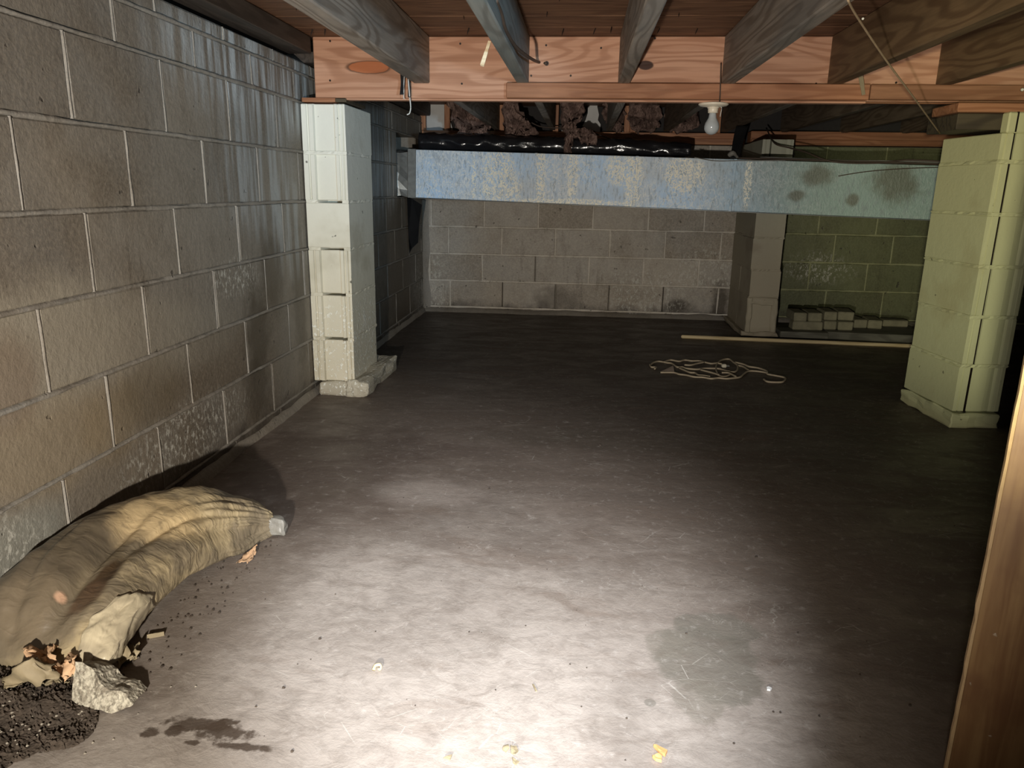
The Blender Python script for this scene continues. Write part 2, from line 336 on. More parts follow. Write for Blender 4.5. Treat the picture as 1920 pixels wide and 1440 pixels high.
# floor: trowelled cement, lighter in front, darker to the right and the back
def floor_material():
    m = Mat('stained_cement_floor'); p = m.pos()
    n1 = m.noise(p, 1.6, 6, .6, .5); n2 = m.noise(m.vec('MULTIPLY', p, (1.0, 2.2, 1)), 3.2, 6, .65, .8); n3 = m.noise(p, 22, 5, .7)
    light, mid, dark = (.335, .292, .252), (.178, .142, .115), (.060, .045, .033)
    s = m.sep(p)
    # the edge of the darker zone: a line running from the left wall past the pier to the right front
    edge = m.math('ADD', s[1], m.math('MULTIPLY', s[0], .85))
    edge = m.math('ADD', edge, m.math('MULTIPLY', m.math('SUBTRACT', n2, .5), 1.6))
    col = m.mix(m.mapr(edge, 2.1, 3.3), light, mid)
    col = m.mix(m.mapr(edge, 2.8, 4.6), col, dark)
    col = m.mix(m.math('MULTIPLY', m.mapr(n1, .48, .66), .45), col, tuple(v*.55 for v in mid))
    col = m.mix(m.math('MULTIPLY', m.mapr(n2, .54, .68), .35), col, (.16, .115, .085))
    col = m.mix(m.math('MULTIPLY', m.mapr(n3, .50, .75), .35), col, tuple(min(1, v*1.25) for v in light), 'MIX') if False else m.mix(m.math('MULTIPLY', m.mapr(n3, .42, .7), .28), col, tuple(v*.6 for v in mid))
    # damp patch and smaller stains
    for c, r, k, cc, e in (((1.49, 1.36, 0), (.105, .13, 1), .8, (.150, .134, .108), .1), ((1.53, 1.50, 0), (.085, .06, 1), .75, (.150, .134, .108), .1), ((1.45, 1.25, 0), (.05, .07, 1), .6, (.17, .15, .12), .1), ((1.42, 1.42, 0), (.05, .05, 1), .6, (.17, .15, .12), .1), ((1.36, 1.225, 0), (.012, .012, 1), .6, (.12, .11, .09), .1),
                        ((.24, 1.12, 0), (.17, .14, 1), .7, (.10, .078, .06), .4), ((.38, 1.50, 0), (.16, .36, 1), .6, (.14, .108, .083), .45), ((.48, 1.95, 0), (.28, .22, 1), .6, (.10, .072, .054), .45),
                        ((.30, 2.35, 0), (.36, .42, 1), .8, (.075, .052, .04), .45), ((.62, 2.55, 0), (.35, .10, 1), .55, (.10, .075, .06), .4), ((.83, 1.83, 0), (.06, .05, 1), .4, (.13, .10, .08), .3), ((1.3, 2.75, 0), (.5, .12, 1), .5, (.07, .055, .04), .4), ((.95, 2.35, 0), (.30, .07, 1), .45, (.10, .077, .06), .4), ((.75, 2.15, 0), (.16, .09, 1), .45, (.34, .29, .25), .4), ((1.25, 2.2, 0), (.35, .06, 1), .3, (.10, .08, .065), .4)):
        col = m.mix(m.math('MULTIPLY', m.blob(c, r, .6, 10, e), k), col, cc)
    col = m.mix(m.math('MULTIPLY', m.mapr(m.noise(m.vec('MULTIPLY', p, (1, 1.8, 1)), 11, 6, .72, 1.0), .44, .70), .40), col, (.125, .098, .078))
    col = m.mix(m.math('MULTIPLY', m.mapr(m.noise(p, 34, 5, .75, .3), .54, .74), .35), col, (.47, .43, .385))
    for c, r in (((.555, 1.075, 0), (.07, .016, 1)), ((.60, 1.062, 0), (.05, .02, 1)), ((.655, 1.03, 0), (.05, .008, 1)), ((.475, 1.045, 0), (.018, .012, 1)), ((.515, 1.055, 0), (.014, .016, 1)), ((.60, 1.085, 0), (.02, .008, 1)), ((.56, 1.03, 0), (.012, .006, 1))):
        col = m.mix(m.math('MULTIPLY', m.blob(c, r, 1.2, 45, .3), .9), col, (.06, .042, .03))
    # light scratches and crazing
    scr = m.voro(m.vec('MULTIPLY', p, (1.0, 2.4, 1)), 9, 'DISTANCE_TO_EDGE')
    scr = m.math('MULTIPLY', m.mapr(scr, .012, .0), m.mapr(m.noise(p, 5, 3, .6), .54, .68))
    col = m.mix(m.math('MULTIPLY', scr, .55), col, (.50, .47, .41))
    scr2 = m.math('MULTIPLY', m.mapr(m.voro(m.vec('ADD', m.vec('MULTIPLY', p, (1.6, 1.0, 1)), m.vec('SCALE', (1.0, 1.0, 0.0), m.noise(p, 8, 3))), 16, 'DISTANCE_TO_EDGE'), .010, .0), m.mapr(m.noise(p, 3.4, 3, .6), .50, .62))
    col = m.mix(m.math('MULTIPLY', scr2, .45), col, (.46, .43, .37))
    tro = m.noise(m.vec('MULTIPLY', p, (1.0, 1.3, 1)), 15, 6, .7, .8)
    h = m.math('ADD', m.math('MULTIPLY', tro, 1.0), m.math('MULTIPLY', n3, .5))
    h = m.math('ADD', h, m.math('MULTIPLY', m.noise(p, 140, 2, .6), .18))
    rough = m.mapr(n2, .35, .7, .42, .68)
    return m.out(col, rough, m.bump(h, .34, .006), spec=.35)
M_FLOOR = floor_material()

def bag_material():
    m = Mat('dusty_tan_plastic_sack'); p = m.pos()
    n1 = m.noise(p, 7, 5, .6); f = m.noise(p, 60, 3)
    def ridge(v, sc, dist): return m.math('SUBTRACT', 1.0, m.math('MULTIPLY', m.math('ABSOLUTE', m.math('SUBTRACT', m.noise(v, sc, 3, .5, dist), .5)), 5.0))
    w1 = ridge(m.vec('MULTIPLY', p, (5, 8, 5)), 1.0, 1.2); w2 = ridge(m.vec('MULTIPLY', p, (15, 30, 12)), 1.0, .5)
    fr = m.mapr(m.math('SUBTRACT', m.sep(p)[0], m.math('MULTIPLY', m.sep(p)[2], .5)), .08, .24, .42, .85)
    wr = m.math('ADD', m.math('MULTIPLY', w1, .5), m.math('MULTIPLY', m.math('MULTIPLY', w2, fr), .5))
    col = m.mix(m.mapr(n1, .40, .60), (.37, .295, .175), (.18, .145, .095))
    for c, r, k, cc in (((.08, 1.38, .17), (.11, .34, .14), .88, (.095, .076, .053)), (tuple(P(60, 1100, 'z', .14)), (.09, .10, .12), .7, (.11, .088, .06)), (tuple(P(300, 962, 'z', .165)), (.10, .075, .08), .8, (.52, .39, .21)), (tuple(P(250, 985, 'z', .16)), (.05, .05, .08), .6, (.48, .36, .20)),
                        (tuple(P(196, 1070, 'z', .14)), (.022, .055, .1), .97, (.045, .026, .012)), (tuple(P(160, 1105, 'z', .13)), (.03, .05, .1), .9, (.085, .05, .028)), (tuple(P(90, 1150, 'z', .12)), (.05, .04, .1), .6, (.11, .085, .055)), ((.12, 1.24, .12), (.07, .07, .1), .6, (.20, .155, .10)), (tuple(P(110, 1091, 'z', .15)), (.012, .012, .1), .9, (.55, .34, .22))):
        col = m.mix(m.math('MULTIPLY', m.blob(c, r, .6, 14, .35), k), col, cc)
    col = m.mix(m.math('MULTIPLY', m.mapr(f, .55, .75), .4), col, (.12, .095, .07))
    return m.out(col, m.mapr(n1, .3, .7, .28, .5), m.bump(m.math('ADD', wr, m.math('MULTIPLY', f, .12)), .42, .010), spec=.55)
M_BAG = bag_material()
m_ = Mat('cloudy_plastic_flap'); c_ = m_.obj()
M_FLAP = m_.out(m_.mix(m_.mapr(m_.noise(c_, 9, 4), .35, .65), (.44, .375, .255), (.24, .20, .14)), .2, m_.bump(m_.noise(m_.vec('MULTIPLY', c_, (1.6, .7, 1)), 20, 3, .5, 1.5), .5, .008), spec=.7)
m_ = Mat('rough_concrete_chunk'); c_ = m_.pos()
h_ = m_.math('ADD', m_.noise(c_, 70, 6, .75), m_.math('MULTIPLY', m_.voro(c_, 130), .8))
M_ROCK = m_.out(m_.mix(m_.mapr(m_.noise(c_, 70, 4, .7), .40, .62), (.56, .51, .40), (.26, .225, .17)), .9, m_.bump(h_, 1.0, .01), spec=.2)
m_ = Mat('brown_varnished_plywood'); c_ = m_.pos()
g_ = m_.noise(m_.vec('MULTIPLY', c_, (22, 22, 1.3)), 2.0, 4, .6, .4); b_ = m_.noise(c_, 7, 4, .6)
cc_ = m_.mix(m_.mapr(g_, .35, .68), (.25, .145, .06), (.165, .082, .032)); cc_ = m_.mix(m_.math('MULTIPLY', m_.mapr(b_, .42, .66), .6), cc_, (.13, .058, .025))
sp_ = m_.mapr(m_.noise(c_, 48, 2, .5), .72, .76); cc_ = m_.mix(m_.math('MULTIPLY', sp_, .6), cc_, (.42, .34, .24))
M_PANEL = m_.out(cc_, .42, m_.bump(m_.math('ADD', g_, sp_), .3, .003), spec=.4)
M_PEDGE = simple('raw_plywood_edge', (.42, .28, .14), .7)
m_ = Mat('frosted_bulb_glass')
M_BULB = m_.out((.42, .45, .46), .12, None, spec=.7)
M_DARK = simple('dark_sheathing', (.03, .026, .024), .8)
M_FOOT = pier_material('rough_cast_footing', (.50, .46, .36), (.44, .40, .31), True, (.25, .21, .15))

# ------------------------------------------------------------------ setting: floor, ceiling, walls
L = .4064; H = .2032; J = .0100; JV = .0062
XR, YN, YB, ZC = 5.0, -1.6, 5.68, 1.523

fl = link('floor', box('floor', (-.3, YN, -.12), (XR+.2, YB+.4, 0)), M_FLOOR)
tag(fl, 'stained cement floor, bright in front and darker towards the back', 'floor', kind='structure')

def block_mesh(wd, ht, dp=.10, bev=.004, jit=0.0):
    x, z = wd/2, ht/2; b = bev
    q = lambda: random.uniform(-jit, jit)
    vs = []
    for (sx, sz) in ((-1, -1), (1, -1), (1, 1), (-1, 1)): vs.append((sx*(x-b)+q(), q()*.4, sz*(z-b)+q()))
    for (sx, sz) in ((-1, -1), (1, -1), (1, 1), (-1, 1)): vs.append((sx*x+q()*.6, b, sz*z+q()*.6))
    for (sx, sz) in ((-1, -1), (1, -1), (1, 1), (-1, 1)): vs.append((sx*x, dp, sz*z))
    fs = [(0, 1, 2, 3)]
    for k in range(4):
        k2 = (k+1) % 4; fs.append((4+k, 4+k2, k2, k)); fs.append((8+k, 8+k2, 4+k2, 4+k))
    fs.append((11, 10, 9, 8))
    return pyd('block', vs, fs)
def block_wall(parent, to_world, rz, rows, u0, u1, mat, holes=(), skip=lambda u, z: False):
    cache = {}
    for ri, (z0, z1, off) in enumerate(rows):
        n0 = math.floor((u0-off)/L)-1
        for n in range(n0, n0+40):
            a, b = off+n*L, off+(n+1)*L
            a, b = max(a, u0), min(b, u1)
            if b-a < .03: continue
            segs = [(a, b)]
            for (ha, hb, hz0, hz1) in holes:
                if z0 < hz1-.01 and z1 > hz0+.01:
                    segs = [s for (p, q) in segs for s in ((p, min(q, ha)), (max(p, hb), q)) if s[1]-s[0] > .03]
            for (p, q) in segs:
                if skip((p+q)/2, (z0+z1)/2): continue
                wd, ht = q-p-JV, z1-z0-J
                key = (round(wd, 3), round(ht, 3), random.randrange(4))
                if key not in cache:
                    cache[key] = block_mesh(wd, ht, jit=.0016); cache[key].materials.append(mat)
                o = link('block', cache[key], None, parent, to_world((p+q)/2, random.uniform(-.0012, .0012), (z0+z1)/2), (0, 0, rz + random.uniform(-.0015, .0015)))
def beads(name, parent, to_world, segs, mat, wid=.0055, proud=.0035, vk=1.0):      # tooled mortar squeezed a little proud of the joints
    vs, fs = [], []
    for (ua, za, ub, zb) in segs:
        n = max(2, int(math.hypot(ub-ua, zb-za)/.014)); hz = abs(ub-ua) > abs(zb-za); b0 = len(vs); kw = .9 if hz else .52*vk
        for i in range(n+1):
            t = i/n; u, z = ua+(ub-ua)*t, za+(zb-za)*t
            wv = kw*wid*(1+.6*nz(u*9+3, z*9, ua)+.3*nz(u*30, z*30, ua)) ; pr = proud*(1 if hz else .55)*(.75+1.1*nz(u*14, z*14+5, 2.2)+.5*nz(u*45, z*45, 4)); dz = .0026*nz(u*6, z*5, 8)+.0012*nz(u*25, z*5, 3)
            for s_, h_ in ((-1.25, -.006), (-.75, pr*.75), (0, pr), (.75, pr*.75), (1.25, -.006)):
                vs.append(to_world(u+(0 if hz else s_*wv+dz), -h_, z+(s_*wv+dz if hz else 0)))
        for i in range(n):
            for k in range(4):
                f = (b0+i*5+k, b0+i*5+k+1, b0+(i+1)*5+k+1, b0+(i+1)*5+k); fs.append(f)
    me = pyd(name, vs, fs); o = link(name, me, mat, parent, smooth=True); o['kind'] = 'stuff'; return o

# left wall (inner face at x = 0): y runs along it
s0 = .053
left_tw = lambda u, d, z: Vector((-d, u, z))
OPEN = (4.885, 5.46, .866, 1.27)
bm = bmesh.new()
add_box(bm, (-.25, YN, -.02), (-.006, OPEN[0], 1.432)); add_box(bm, (-.25, OPEN[1], -.02), (-.006, YB+.3, 1.432))
add_box(bm, (-.25, OPEN[0], -.02), (-.006, OPEN[1], OPEN[2])); add_box(bm, (-.25, OPEN[0], OPEN[3]), (-.006, OPEN[1], 1.432))
add_box(bm, (-.30, OPEN[0]-.1, OPEN[2]-.1), (-.25, OPEN[1]+.1, OPEN[3]+.1))
wl = link('wall_left', bm_mesh('wall_left', bm), M_MORTAR)
tag(wl, 'long grey concrete block wall with stained mortar joints on the left', 'wall', kind='structure')
rows = [(s0+k*H, s0+(k+1)*H, 1.5384 if k % 2 == 0 else 1.7416) for k in range(6)] + [(s0+6*H, s0+6*H+.112, 1.5384), (s0+6*H+.112, 1.436, 1.7416)]
rows = [(-.0, s0, 1.6)] + rows
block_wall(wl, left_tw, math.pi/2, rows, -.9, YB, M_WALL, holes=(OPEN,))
segs = []
for (z0, z1, off) in rows[1:]:
    if z0 < OPEN[2]-.02 or z0 > OPEN[3]: segs.append((.3, z0, YB, z0))
    else: segs.append((.3, z0, OPEN[0], z0))
    for n in range(-4, 12):
        u = off+n*L
        if .3 < u < YB and not (OPEN[0]-.01 < u < OPEN[1]+.01 and z0 > OPEN[2]-.1): segs.append((u, z0+.006, u, z1-.006))
beads('mortar_joints', wl, left_tw, segs, M_MORTAR)
# a low mortar toe along the foot of the left wall
vs, fs = [], []
for i in range(120):
    y = .4+i*.0443; a = .020+.012*nz(y*3, 1, 2)+.006*nz(y*17, 3, 1); b = .030+.015*nz(y*4, 7, 2)+.006*nz(y*21, 3, 4)
    for q in ((-.02, b), (.003, b), (a*.6, b*.55), (a, -.005)): vs.append((q[0], y, q[1]))
for i in range(119):
    for k in range(3): fs.append((i*4+k, i*4+k+1, (i+1)*4+k+1, (i+1)*4+k))
o = link('mortar_toe', pyd('mortar_toe', vs, fs), M_MORTAR, wl, smooth=True)

# back wall (inner face at y = YB)
back_tw = lambda u, d, z: Vector((u, YB+d, z))
PIL = (2.315, 2.508, 5.03)
wb = link('wall_back', box('wall_back', (-.1, YB+.055, -.02), (XR+.2, YB+.22, 1.257)), M_MORTAR)
tag(wb, 'block wall at the far end below the metal duct', 'wall', kind='structure')
zb = .037
XO = P(808, 400, 'y', YB).x
o_odd, o_even = XO, P(841, 450, 'y', YB).x
o2, o3, o4 = XO+.0, P(904, 500, 'y', YB).x, P(844, 550, 'y', YB).x
browz = [(zb, zb+H, o4), (zb+H, zb+2*H, o3), (zb+2*H, zb+3*H, o_even), (zb+3*H, zb+4*H, XO), (zb+4*H, zb+5*H, o_even), (zb+5*H, 1.257, XO)]
browz = [(0, zb, .25)] + browz
block_wall(wb, back_tw, 0, browz, 0.0, PIL[0]+.08, M_WALL_B)
g = [P(1517.5, 515, 'y', YB).x, P(1564.5, 465, 'y', YB).x, P(1535.6, 420, 'y', YB).x, P(1548, 560, 'y', YB).x]
browg = [(zb, zb+H, g[3]), (zb+H, zb+2*H, g[0]), (zb+2*H, zb+3*H, g[1]), (zb+3*H, zb+4*H, g[2]), (zb+4*H, zb+5*H, g[1]), (zb+5*H, 1.257, g[2])]
browg = [(0, zb, .35)] + browg
block_wall(wb, back_tw, 0, browg, PIL[1]-.08, XR, M_WALL_G)
def wall_segs(rws, u0, u1):
    sg = []
    for (z0, z1, off) in rws[1:]:
        sg.append((u0, z0, u1, z0))
        for n in range(-12, 14):
            u = off+n*L
            if u0+.02 < u < u1-.02: sg.append((u, z0+.006, u, z1-.006))
    return sg
open_joints = [(885, 375+175), (940, 560), (1038, 560), (1000, 495), (1137, 555), (1238, 560)]
gaps = [P(a, b, 'y', YB) for a, b in open_joints]
ws = [s for s in wall_segs(browz, .01, PIL[0]+.05) if not (abs(s[0]-s[2]) < .001 and any(abs(s[0]-q.x) < .05 and s[1] < q.z < s[3] for q in gaps))]
beads('mortar_joints', wb, back_tw, ws, M_MORTAR_B, .0066, .0016, 1.7)
beads('mortar_joints', wb, back_tw, wall_segs(browg, PIL[1]-.05, XR), M_MORTAR_G, .0066, .0016, 1.7)
vs, fs = [], []
for i in range(130):
    x = i*.0385; a = .05+.025*nz(x*3, 1, 6)+.012*nz(x*14, 3, 1); b = .028+.018*nz(x*4, 5, 2)
    for q in ((.02, b), (-.003, b), (-a*.5, b*.45), (-a, -.005)): vs.append((x, YB+q[0], q[1]))
for i in range(129):
    for k in range(3): fs.append((i*4+k, (i+1)*4+k, (i+1)*4+k+1, i*4+k+1))
link('mortar_toe', pyd('mortar_toe', vs, fs), M_MORTAR, wb, smooth=True)
# corner parging at the left end of the back wall
vs, fs = [], []
for i in range(40):
    z = i*.0222; a = .035+.02*nz(z*5, 2, 3)
    for q in ((-.003, -a), (.012, -.012), (a*1.3, -.002)): vs.append((q[0], YB+q[1], z))
for i in range(39):
    for k in range(2): fs.append((i*3+k, i*3+k+1, (i+1)*3+k+1, (i+1)*3+k))
link('corner_mortar', pyd('corner_mortar', vs, fs), M_MORTAR, wb, smooth=True)

wr = link('wall_right', box('wall_right', (XR, YN, 0), (XR+.2, YB+.3, 1.43)), M_WALL)
tag(wr, 'unlit block wall in the dark beyond the right pier', 'wall', kind='structure')

# ceiling: subfloor boards over the joists
ce = link('ceiling', box('ceiling', (-.3, YN, ZC+.022), (XR+.2, YB+.4, ZC+.05)), M_DARKW)
tag(ce, 'underside of a warm brown board subfloor over the joists', 'ceiling', kind='structure')
bw = .186; n = int((YB+.35-YN)/bw); plk = {}
for i in range(n+1):
    key = i % 5
    if key not in plk:
        plk[key] = box('plank', (-2.7, -bw/2+.0015, 0), (2.7, bw/2-.0015, .0215), .002); plk[key].materials.append(M_SUB)
    link('plank', plk[key], None, ce, (2.4, YN+bw*(i+.5), ZC+random.uniform(0, .0015)))
nm = None
for (x, y, s_) in [(.12, 3.08, .02), (.17, 3.08, .018), (.74, 3.06, .02), (.89, 3.06, .016), (1.10, 3.08, .02), (1.22, 3.07, .018), (1.28, 3.05, .02), (1.46, 3.08, .015), (1.60, 3.08, .017), (.75, 2.86, .012), (1.05, 2.8, .014), (1.5, 2.82, .012), (.2, 2.7, .012), (.78, 2.5, .012), (1.1, 2.6, .012)]:
    if nm is None:
        vs, fs = [], []; add_tube(vs, fs, [(0, 0, .01), (0, 0, -.6), (.05, 0, -1.0)], [.10, .10, .03], 6); nm = pyd('nail', vs, fs); nm.materials.append(M_NAIL)
    o = link('nail', nm, None, ce, (x, y, ZC), (random.uniform(-.5, .5), random.uniform(-.5, .5), 0)); o.scale = (s_*1.2,)*2+(s_*1.3,)

# ------------------------------------------------------------------ timber: girder, ledgers, joists
def beam(name, p0, p1, sz, mat, parent=None, bev=.003, axis='x'):  # timber of width sz[0] (across) and height sz[1]; local x runs along it
    p0, p1 = Vector(p0), Vector(p1); ln = (p1-p0).length
    me = box(name, (-ln/2, -sz[0]/2, -sz[1]/2), (ln/2, sz[0]/2, sz[1]/2), bev)
    d = p1-p0
    o = link(name, me, mat, parent, (p0+p1)/2, (0, -math.asin(d.z/ln), math.atan2(d.y, d.x)))
    return o
GY = 3.215
gd = empty('girder_beam', (.07, GY+.05, 1.284)); tag(gd, 'big orange built-up timber beam crossing the room above the piers', 'beam')
gd_inv = Vector((-.07, -GY-.05, -1.284))
def gpart(name, lo, hi, mat, bev=.003):
    ln = hi[0]-lo[0]; c = (Vector(lo)+Vector(hi))/2; h = (Vector(hi)-Vector(lo))/2
    return link(name, box(name, -h, h, bev), mat, gd, c+gd_inv)
gpart('front_board', (.07, GY, 1.286), (4.9, GY+.038, 1.521), M_GIRD)
gpart('rear_board', (.07, GY+.04, 1.284), (4.9, GY+.078, 1.521), M_LEDG)
gpart('bottom_strip', (.20, GY-.006, 1.2775), (2.285, GY+.036, 1.2845), M_GIRD, .001)
nd = None
for px, py in [(665, 34*3-25), (619, 77), (619, 151), (863, 82), (866, 157), (1127, 90), (996, 142), (1070, 165-23), (1228, 72), (1530, 157), (1680, 155), (1024, 85)]:
    q = P(px, py, 'y', GY)
    if nd is None:
        vs, fs = [], []; add_tube(vs, fs, [(0, .002, 0), (0, -.002, 0)], .0042, 8); nd = pyd('nail_head', vs, fs); nd.materials.append(M_NAIL)
    link('nail_head', nd, None, gd, q+gd_inv)
lab = [('orange square ledger strip nailed along the foot of the big beam, left of the bulb cord joint', .873, 2.285, 0.0),]
o = beam('ledger_strip', (.873, GY-.019, 1.3155), (2.285, GY-.019, 1.3155), (.036, .058), M_LEDG)
tag(o, 'longer lit ledger strip nailed to the beam, carrying the middle joists', 'ledger', 'ledger strips on the beam')
o = beam('ledger_strip', (2.29, GY-.016, 1.317), (3.95, GY-.016, 1.317), (.032, .056), M_LEDG2)
tag(o, 'shadowed ledger strip nailed to the beam near the right pier', 'ledger', 'ledger strips on the beam')

jl = {0: ('thick grey-brown joist with swirling grain nearest the left wall', M_JOIST), 1: ('blue-grey weathered joist with the split wood splinter stuck in it', M_JOISTT),
      2: ('straight brown joist landing on the ledger between splinter joist and bulb', M_JOIST), 3: ('grey joist ending just above the bare light bulb', M_JOIST),
      4: ('brown joist crossed by the slanting string', M_JOISTB), 5: ('short looking brown joist beside the right pier top', M_JOISTB),
      6: ('dim joist beyond the right pier, first past it', M_JOISTD), 7: ('dim joist far right, last before the wall', M_JOISTD)}
for k in range(8):
    x = .531+.406*k
    wd = .048 if k != 0 else .066
    if k == 0: x = .522
    o = beam('floor_joist', (x, -1.2, 1.433), (x, GY-.001, 1.433), (wd, .179), jl[k][1], bev=.004)
    tag(o, jl[k][0], 'joist', 'floor joists in front of the beam')
jl2 = ['far joist behind the beam, above the left duct end', 'far joist behind the beam, above torn insulation and studs', 'far joist behind the beam, beside the ragged white board', 'far joist behind the beam, left of the bulb', 'far joist behind the beam, right of the bulb', 'far joist behind the beam over the grey pilaster side', 'far joist behind the beam, next to the right pier', 'far joist behind the beam, past the right pier']
for k in range(8):
    x = .555+.406*k
    o = beam('floor_joist', (x, GY+.08, 1.433), (x, YB+.0, 1.433), (.04, .178), M_JOISTD if k > 2 else M_JOIST)
    tag(o, jl2[k], 'joist', 'floor joists behind the beam')
# rim joist on top of the left wall
o = beam('rim_joist', (-.05, -1.2, 1.488), (-.05, GY-.002, 1.488), (.226, .066), M_RIM); tag(o, 'smoky dark timber lying along the top of the left wall, near side', 'joist')
o = beam('rim_joist', (-.05, GY+.1, 1.479), (-.05, YB, 1.479), (.226, .085), M_RIM); tag(o, 'dark timber along the left wall top behind the big beam', 'joist')

# ------------------------------------------------------------------ piers
def profile_block(w_, d_, h_, kind, jit=.0):       # hollow-block shape: flanged end at y = 0, length along +y
    if kind == 'flanged':
        f = [(0, 0), (.020, 0), (.0225, .007), (.026, .007), (.030, 0), (.048, 0), (.0520, .014), (.139, .014), (.1425, 0), (.155, 0), (.1575, .007), (.161, .007), (.1635, 0), (.172, 0), (.1745, .006), (.178, 0), (w_, 0)]
    elif kind == 'sash':
        f = [(0, 0), (.016, 0), (.018, .006), (.021, .006), (.023, 0), (.0455, 0), (.0465, .07), (.0545, .07), (.0555, 0), (.12, 0), (.135, .003), (.150, .006), (.160, .002), (.172, 0), (.174, .004), (.178, 0), (w_, 0)]
    else:
        f = [(0, 0), (w_*.5, 0), (w_, 0)]
    b = .003
    ring = [(x, y) for x, y in f] + [(w_, d_*.5), (w_, d_), (0, d_), (0, d_*.5)]
    n = len(ring); vs = []
    cx, cy = w_/2, d_/2
    for z, s_ in ((0, b), (b, 0), (h_-b, 0), (h_, b)):
        for (x, y) in ring:
            dx, dy = cx-x, cy-y
            vs.append((x + (math.copysign(s_, dx) if abs(dx) > .01 else 0) + random.uniform(-jit, jit), y + (math.copysign(s_, dy) if abs(dy) > .1 else 0) + random.uniform(-jit, jit), z))
    fs = []
    for i in range(3):
        for k in range(n):
            k2 = (k+1) % n; fs.append((i*n+k, i*n+k2, (i+1)*n+k2, (i+1)*n+k))
    fs.append(tuple(range(n))[::-1]); fs.append(tuple(3*n+k for k in range(n)))
    return pyd('block', vs, fs)
def mortar_bed(parent, x0, x1, y0, y1, z, mat, ragged=.004, gap=None):
    bm = bmesh.new(); n = 14; vs, fs = [], []
    ring = [(x0+(x1-x0)*i/n, y0) for i in range(n)] + [(x1, y0+(y1-y0)*i/n) for i in range(n)] + [(x1-(x1-x0)*i/n, y1) for i in range(n)] + [(x0, y1-(y1-y0)*i/n) for i in range(n)]
    for dz in (-.007, 0, .007):
        for i, (x, y) in enumerate(ring):
            e = ragged*(random.random()-.15)*(1 if dz == 0 else .4)
            if gap and y == y0 and gap[0] < (x-x0)/(x1-x0) < gap[1]: e = -.09
            nx = -1 if x == x0 else (1 if x == x1 else 0); ny = -1 if y == y0 else (1 if y == y1 else 0)
            vs.append((x+nx*e, y+ny*e, z+dz+random.uniform(-.0015, .0015)))
    m = len(ring)
    for r_ in range(2):
        for k in range(m):
            k2 = (k+1) % m; fs.append((r_*m+k, r_*m+k2, (r_+1)*m+k2, (r_+1)*m+k))
    fs.append(tuple(range(m))[::-1]); fs.append(tuple(2*m+k for k in range(m)))
    link('mortar_bed', pyd('mortar_bed', vs, fs), mat, parent)
def rough_lump(name, lo, hi, mat, parent, amp=.012, seed=1, cuts=5):
    bm = bmesh.new(); add_box(bm, lo, hi, .006)
    bmesh.ops.subdivide_edges(bm, edges=bm.edges[:], cuts=cuts, use_grid_fill=True)
    for v in bm.verts:
        c = v.co; d = Vector((nz(c.x+seed, c.y, c.z, 14), nz(c.x, c.y+seed, c.z, 14), nz(c.x, c.y, c.z+seed, 14)))*amp + Vector((nz(c.x+seed, c.y, c.z, 50), nz(c.x, c.y+seed, c.z, 50), nz(c.x, c.y, c.z+seed, 50)))*amp*.5
        v.co = c + d
        if v.co.z < .002: v.co.z = .0
    return link(name, bm_mesh(name, bm), mat, parent)

# left pier, against the left wall under the girder end
lp = empty('block_pier', (.004, GY+.002, 0)); tag(lp, 'white painted pier of stacked blocks against the left wall', 'pier')
base = .060; Hp = (1.268-base)/6
for k in range(6):
    me = profile_block(.188, .385, Hp-.011, 'plain' if k == 3 else 'flanged', .0008); me.materials.append(M_PIERW)
    link('block', me, None, lp, (random.uniform(-.001, .003), random.uniform(-.003, .003), base+k*Hp+.0055), (0, 0, random.uniform(-.006, .006)))
for k in range(1, 6):
    mortar_bed(lp, .002, .188, .003, .382, base+k*Hp, M_PIERW, .006, (.30, .80) if k in (4, 3, 2, 1) else None)
rough_lump('footing', (.028, -.012, 0), (.19, .40, base+.004), M_FOOT, lp, .008, 3)
rough_lump('footing_toe', (.15, -.018, 0), (.252, .52, .075), M_FOOT, lp, .016, 9)
o = beam('shim_block', (-.004+.02, GY+.03, 1.2768), (.158, GY+.03, 1.2768), (.085, .0165), M_LEDG, bev=.001); tag(o, 'small brown shim board between white pier and beam end', 'shim')
o = beam('shim_block', (.158, GY+.13, 1.2755), (.205, GY+.13, 1.2755), (.28, .014), M_DARKW, bev=.001); tag(o, 'dark shim board on the right edge of the white pier top', 'shim')

# right pier, turned a few degrees
rp = empty('block_pier', (2.762, 3.112, 0), math.radians(6)); tag(rp, 'pale green block pier with a black vertical crack at the right', 'pier')
rz_ = [.062, .262, .463, .664, .866, 1.062, 1.172]
for k in range(6):
    me = profile_block(.192, .385, rz_[k+1]-rz_[k]-.011, 'sash', .0008); me.materials.append(M_PIERG)
    link('block', me, None, rp, (random.uniform(-.004, .004), random.uniform(-.004, .004), rz_[k]+.0055), (0, 0, random.uniform(-.008, .008)))
for k in range(1, 6): mortar_bed(rp, .001, .191, .002, .384, rz_[k], M_PIERG, .007)
rough_lump('footing', (-.012, -.012, 0), (.196, .395, .064), M_PIERG, rp, .009, 5)
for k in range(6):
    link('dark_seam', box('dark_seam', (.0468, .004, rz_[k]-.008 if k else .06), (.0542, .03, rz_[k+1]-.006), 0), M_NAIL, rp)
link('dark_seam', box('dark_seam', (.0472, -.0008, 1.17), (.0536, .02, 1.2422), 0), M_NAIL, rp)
link('front_lip', box('front_lip', (.018, .0, 1.166), (.19, .045, 1.242), .005), M_PIERG, rp)
o = beam('shim_board', (2.62, 3.30, 1.2105), (3.0, 3.30, 1.2105), (.26, .060), M_DARKW); tag(o, 'thick dark packing board on the pale green pier top', 'shim')
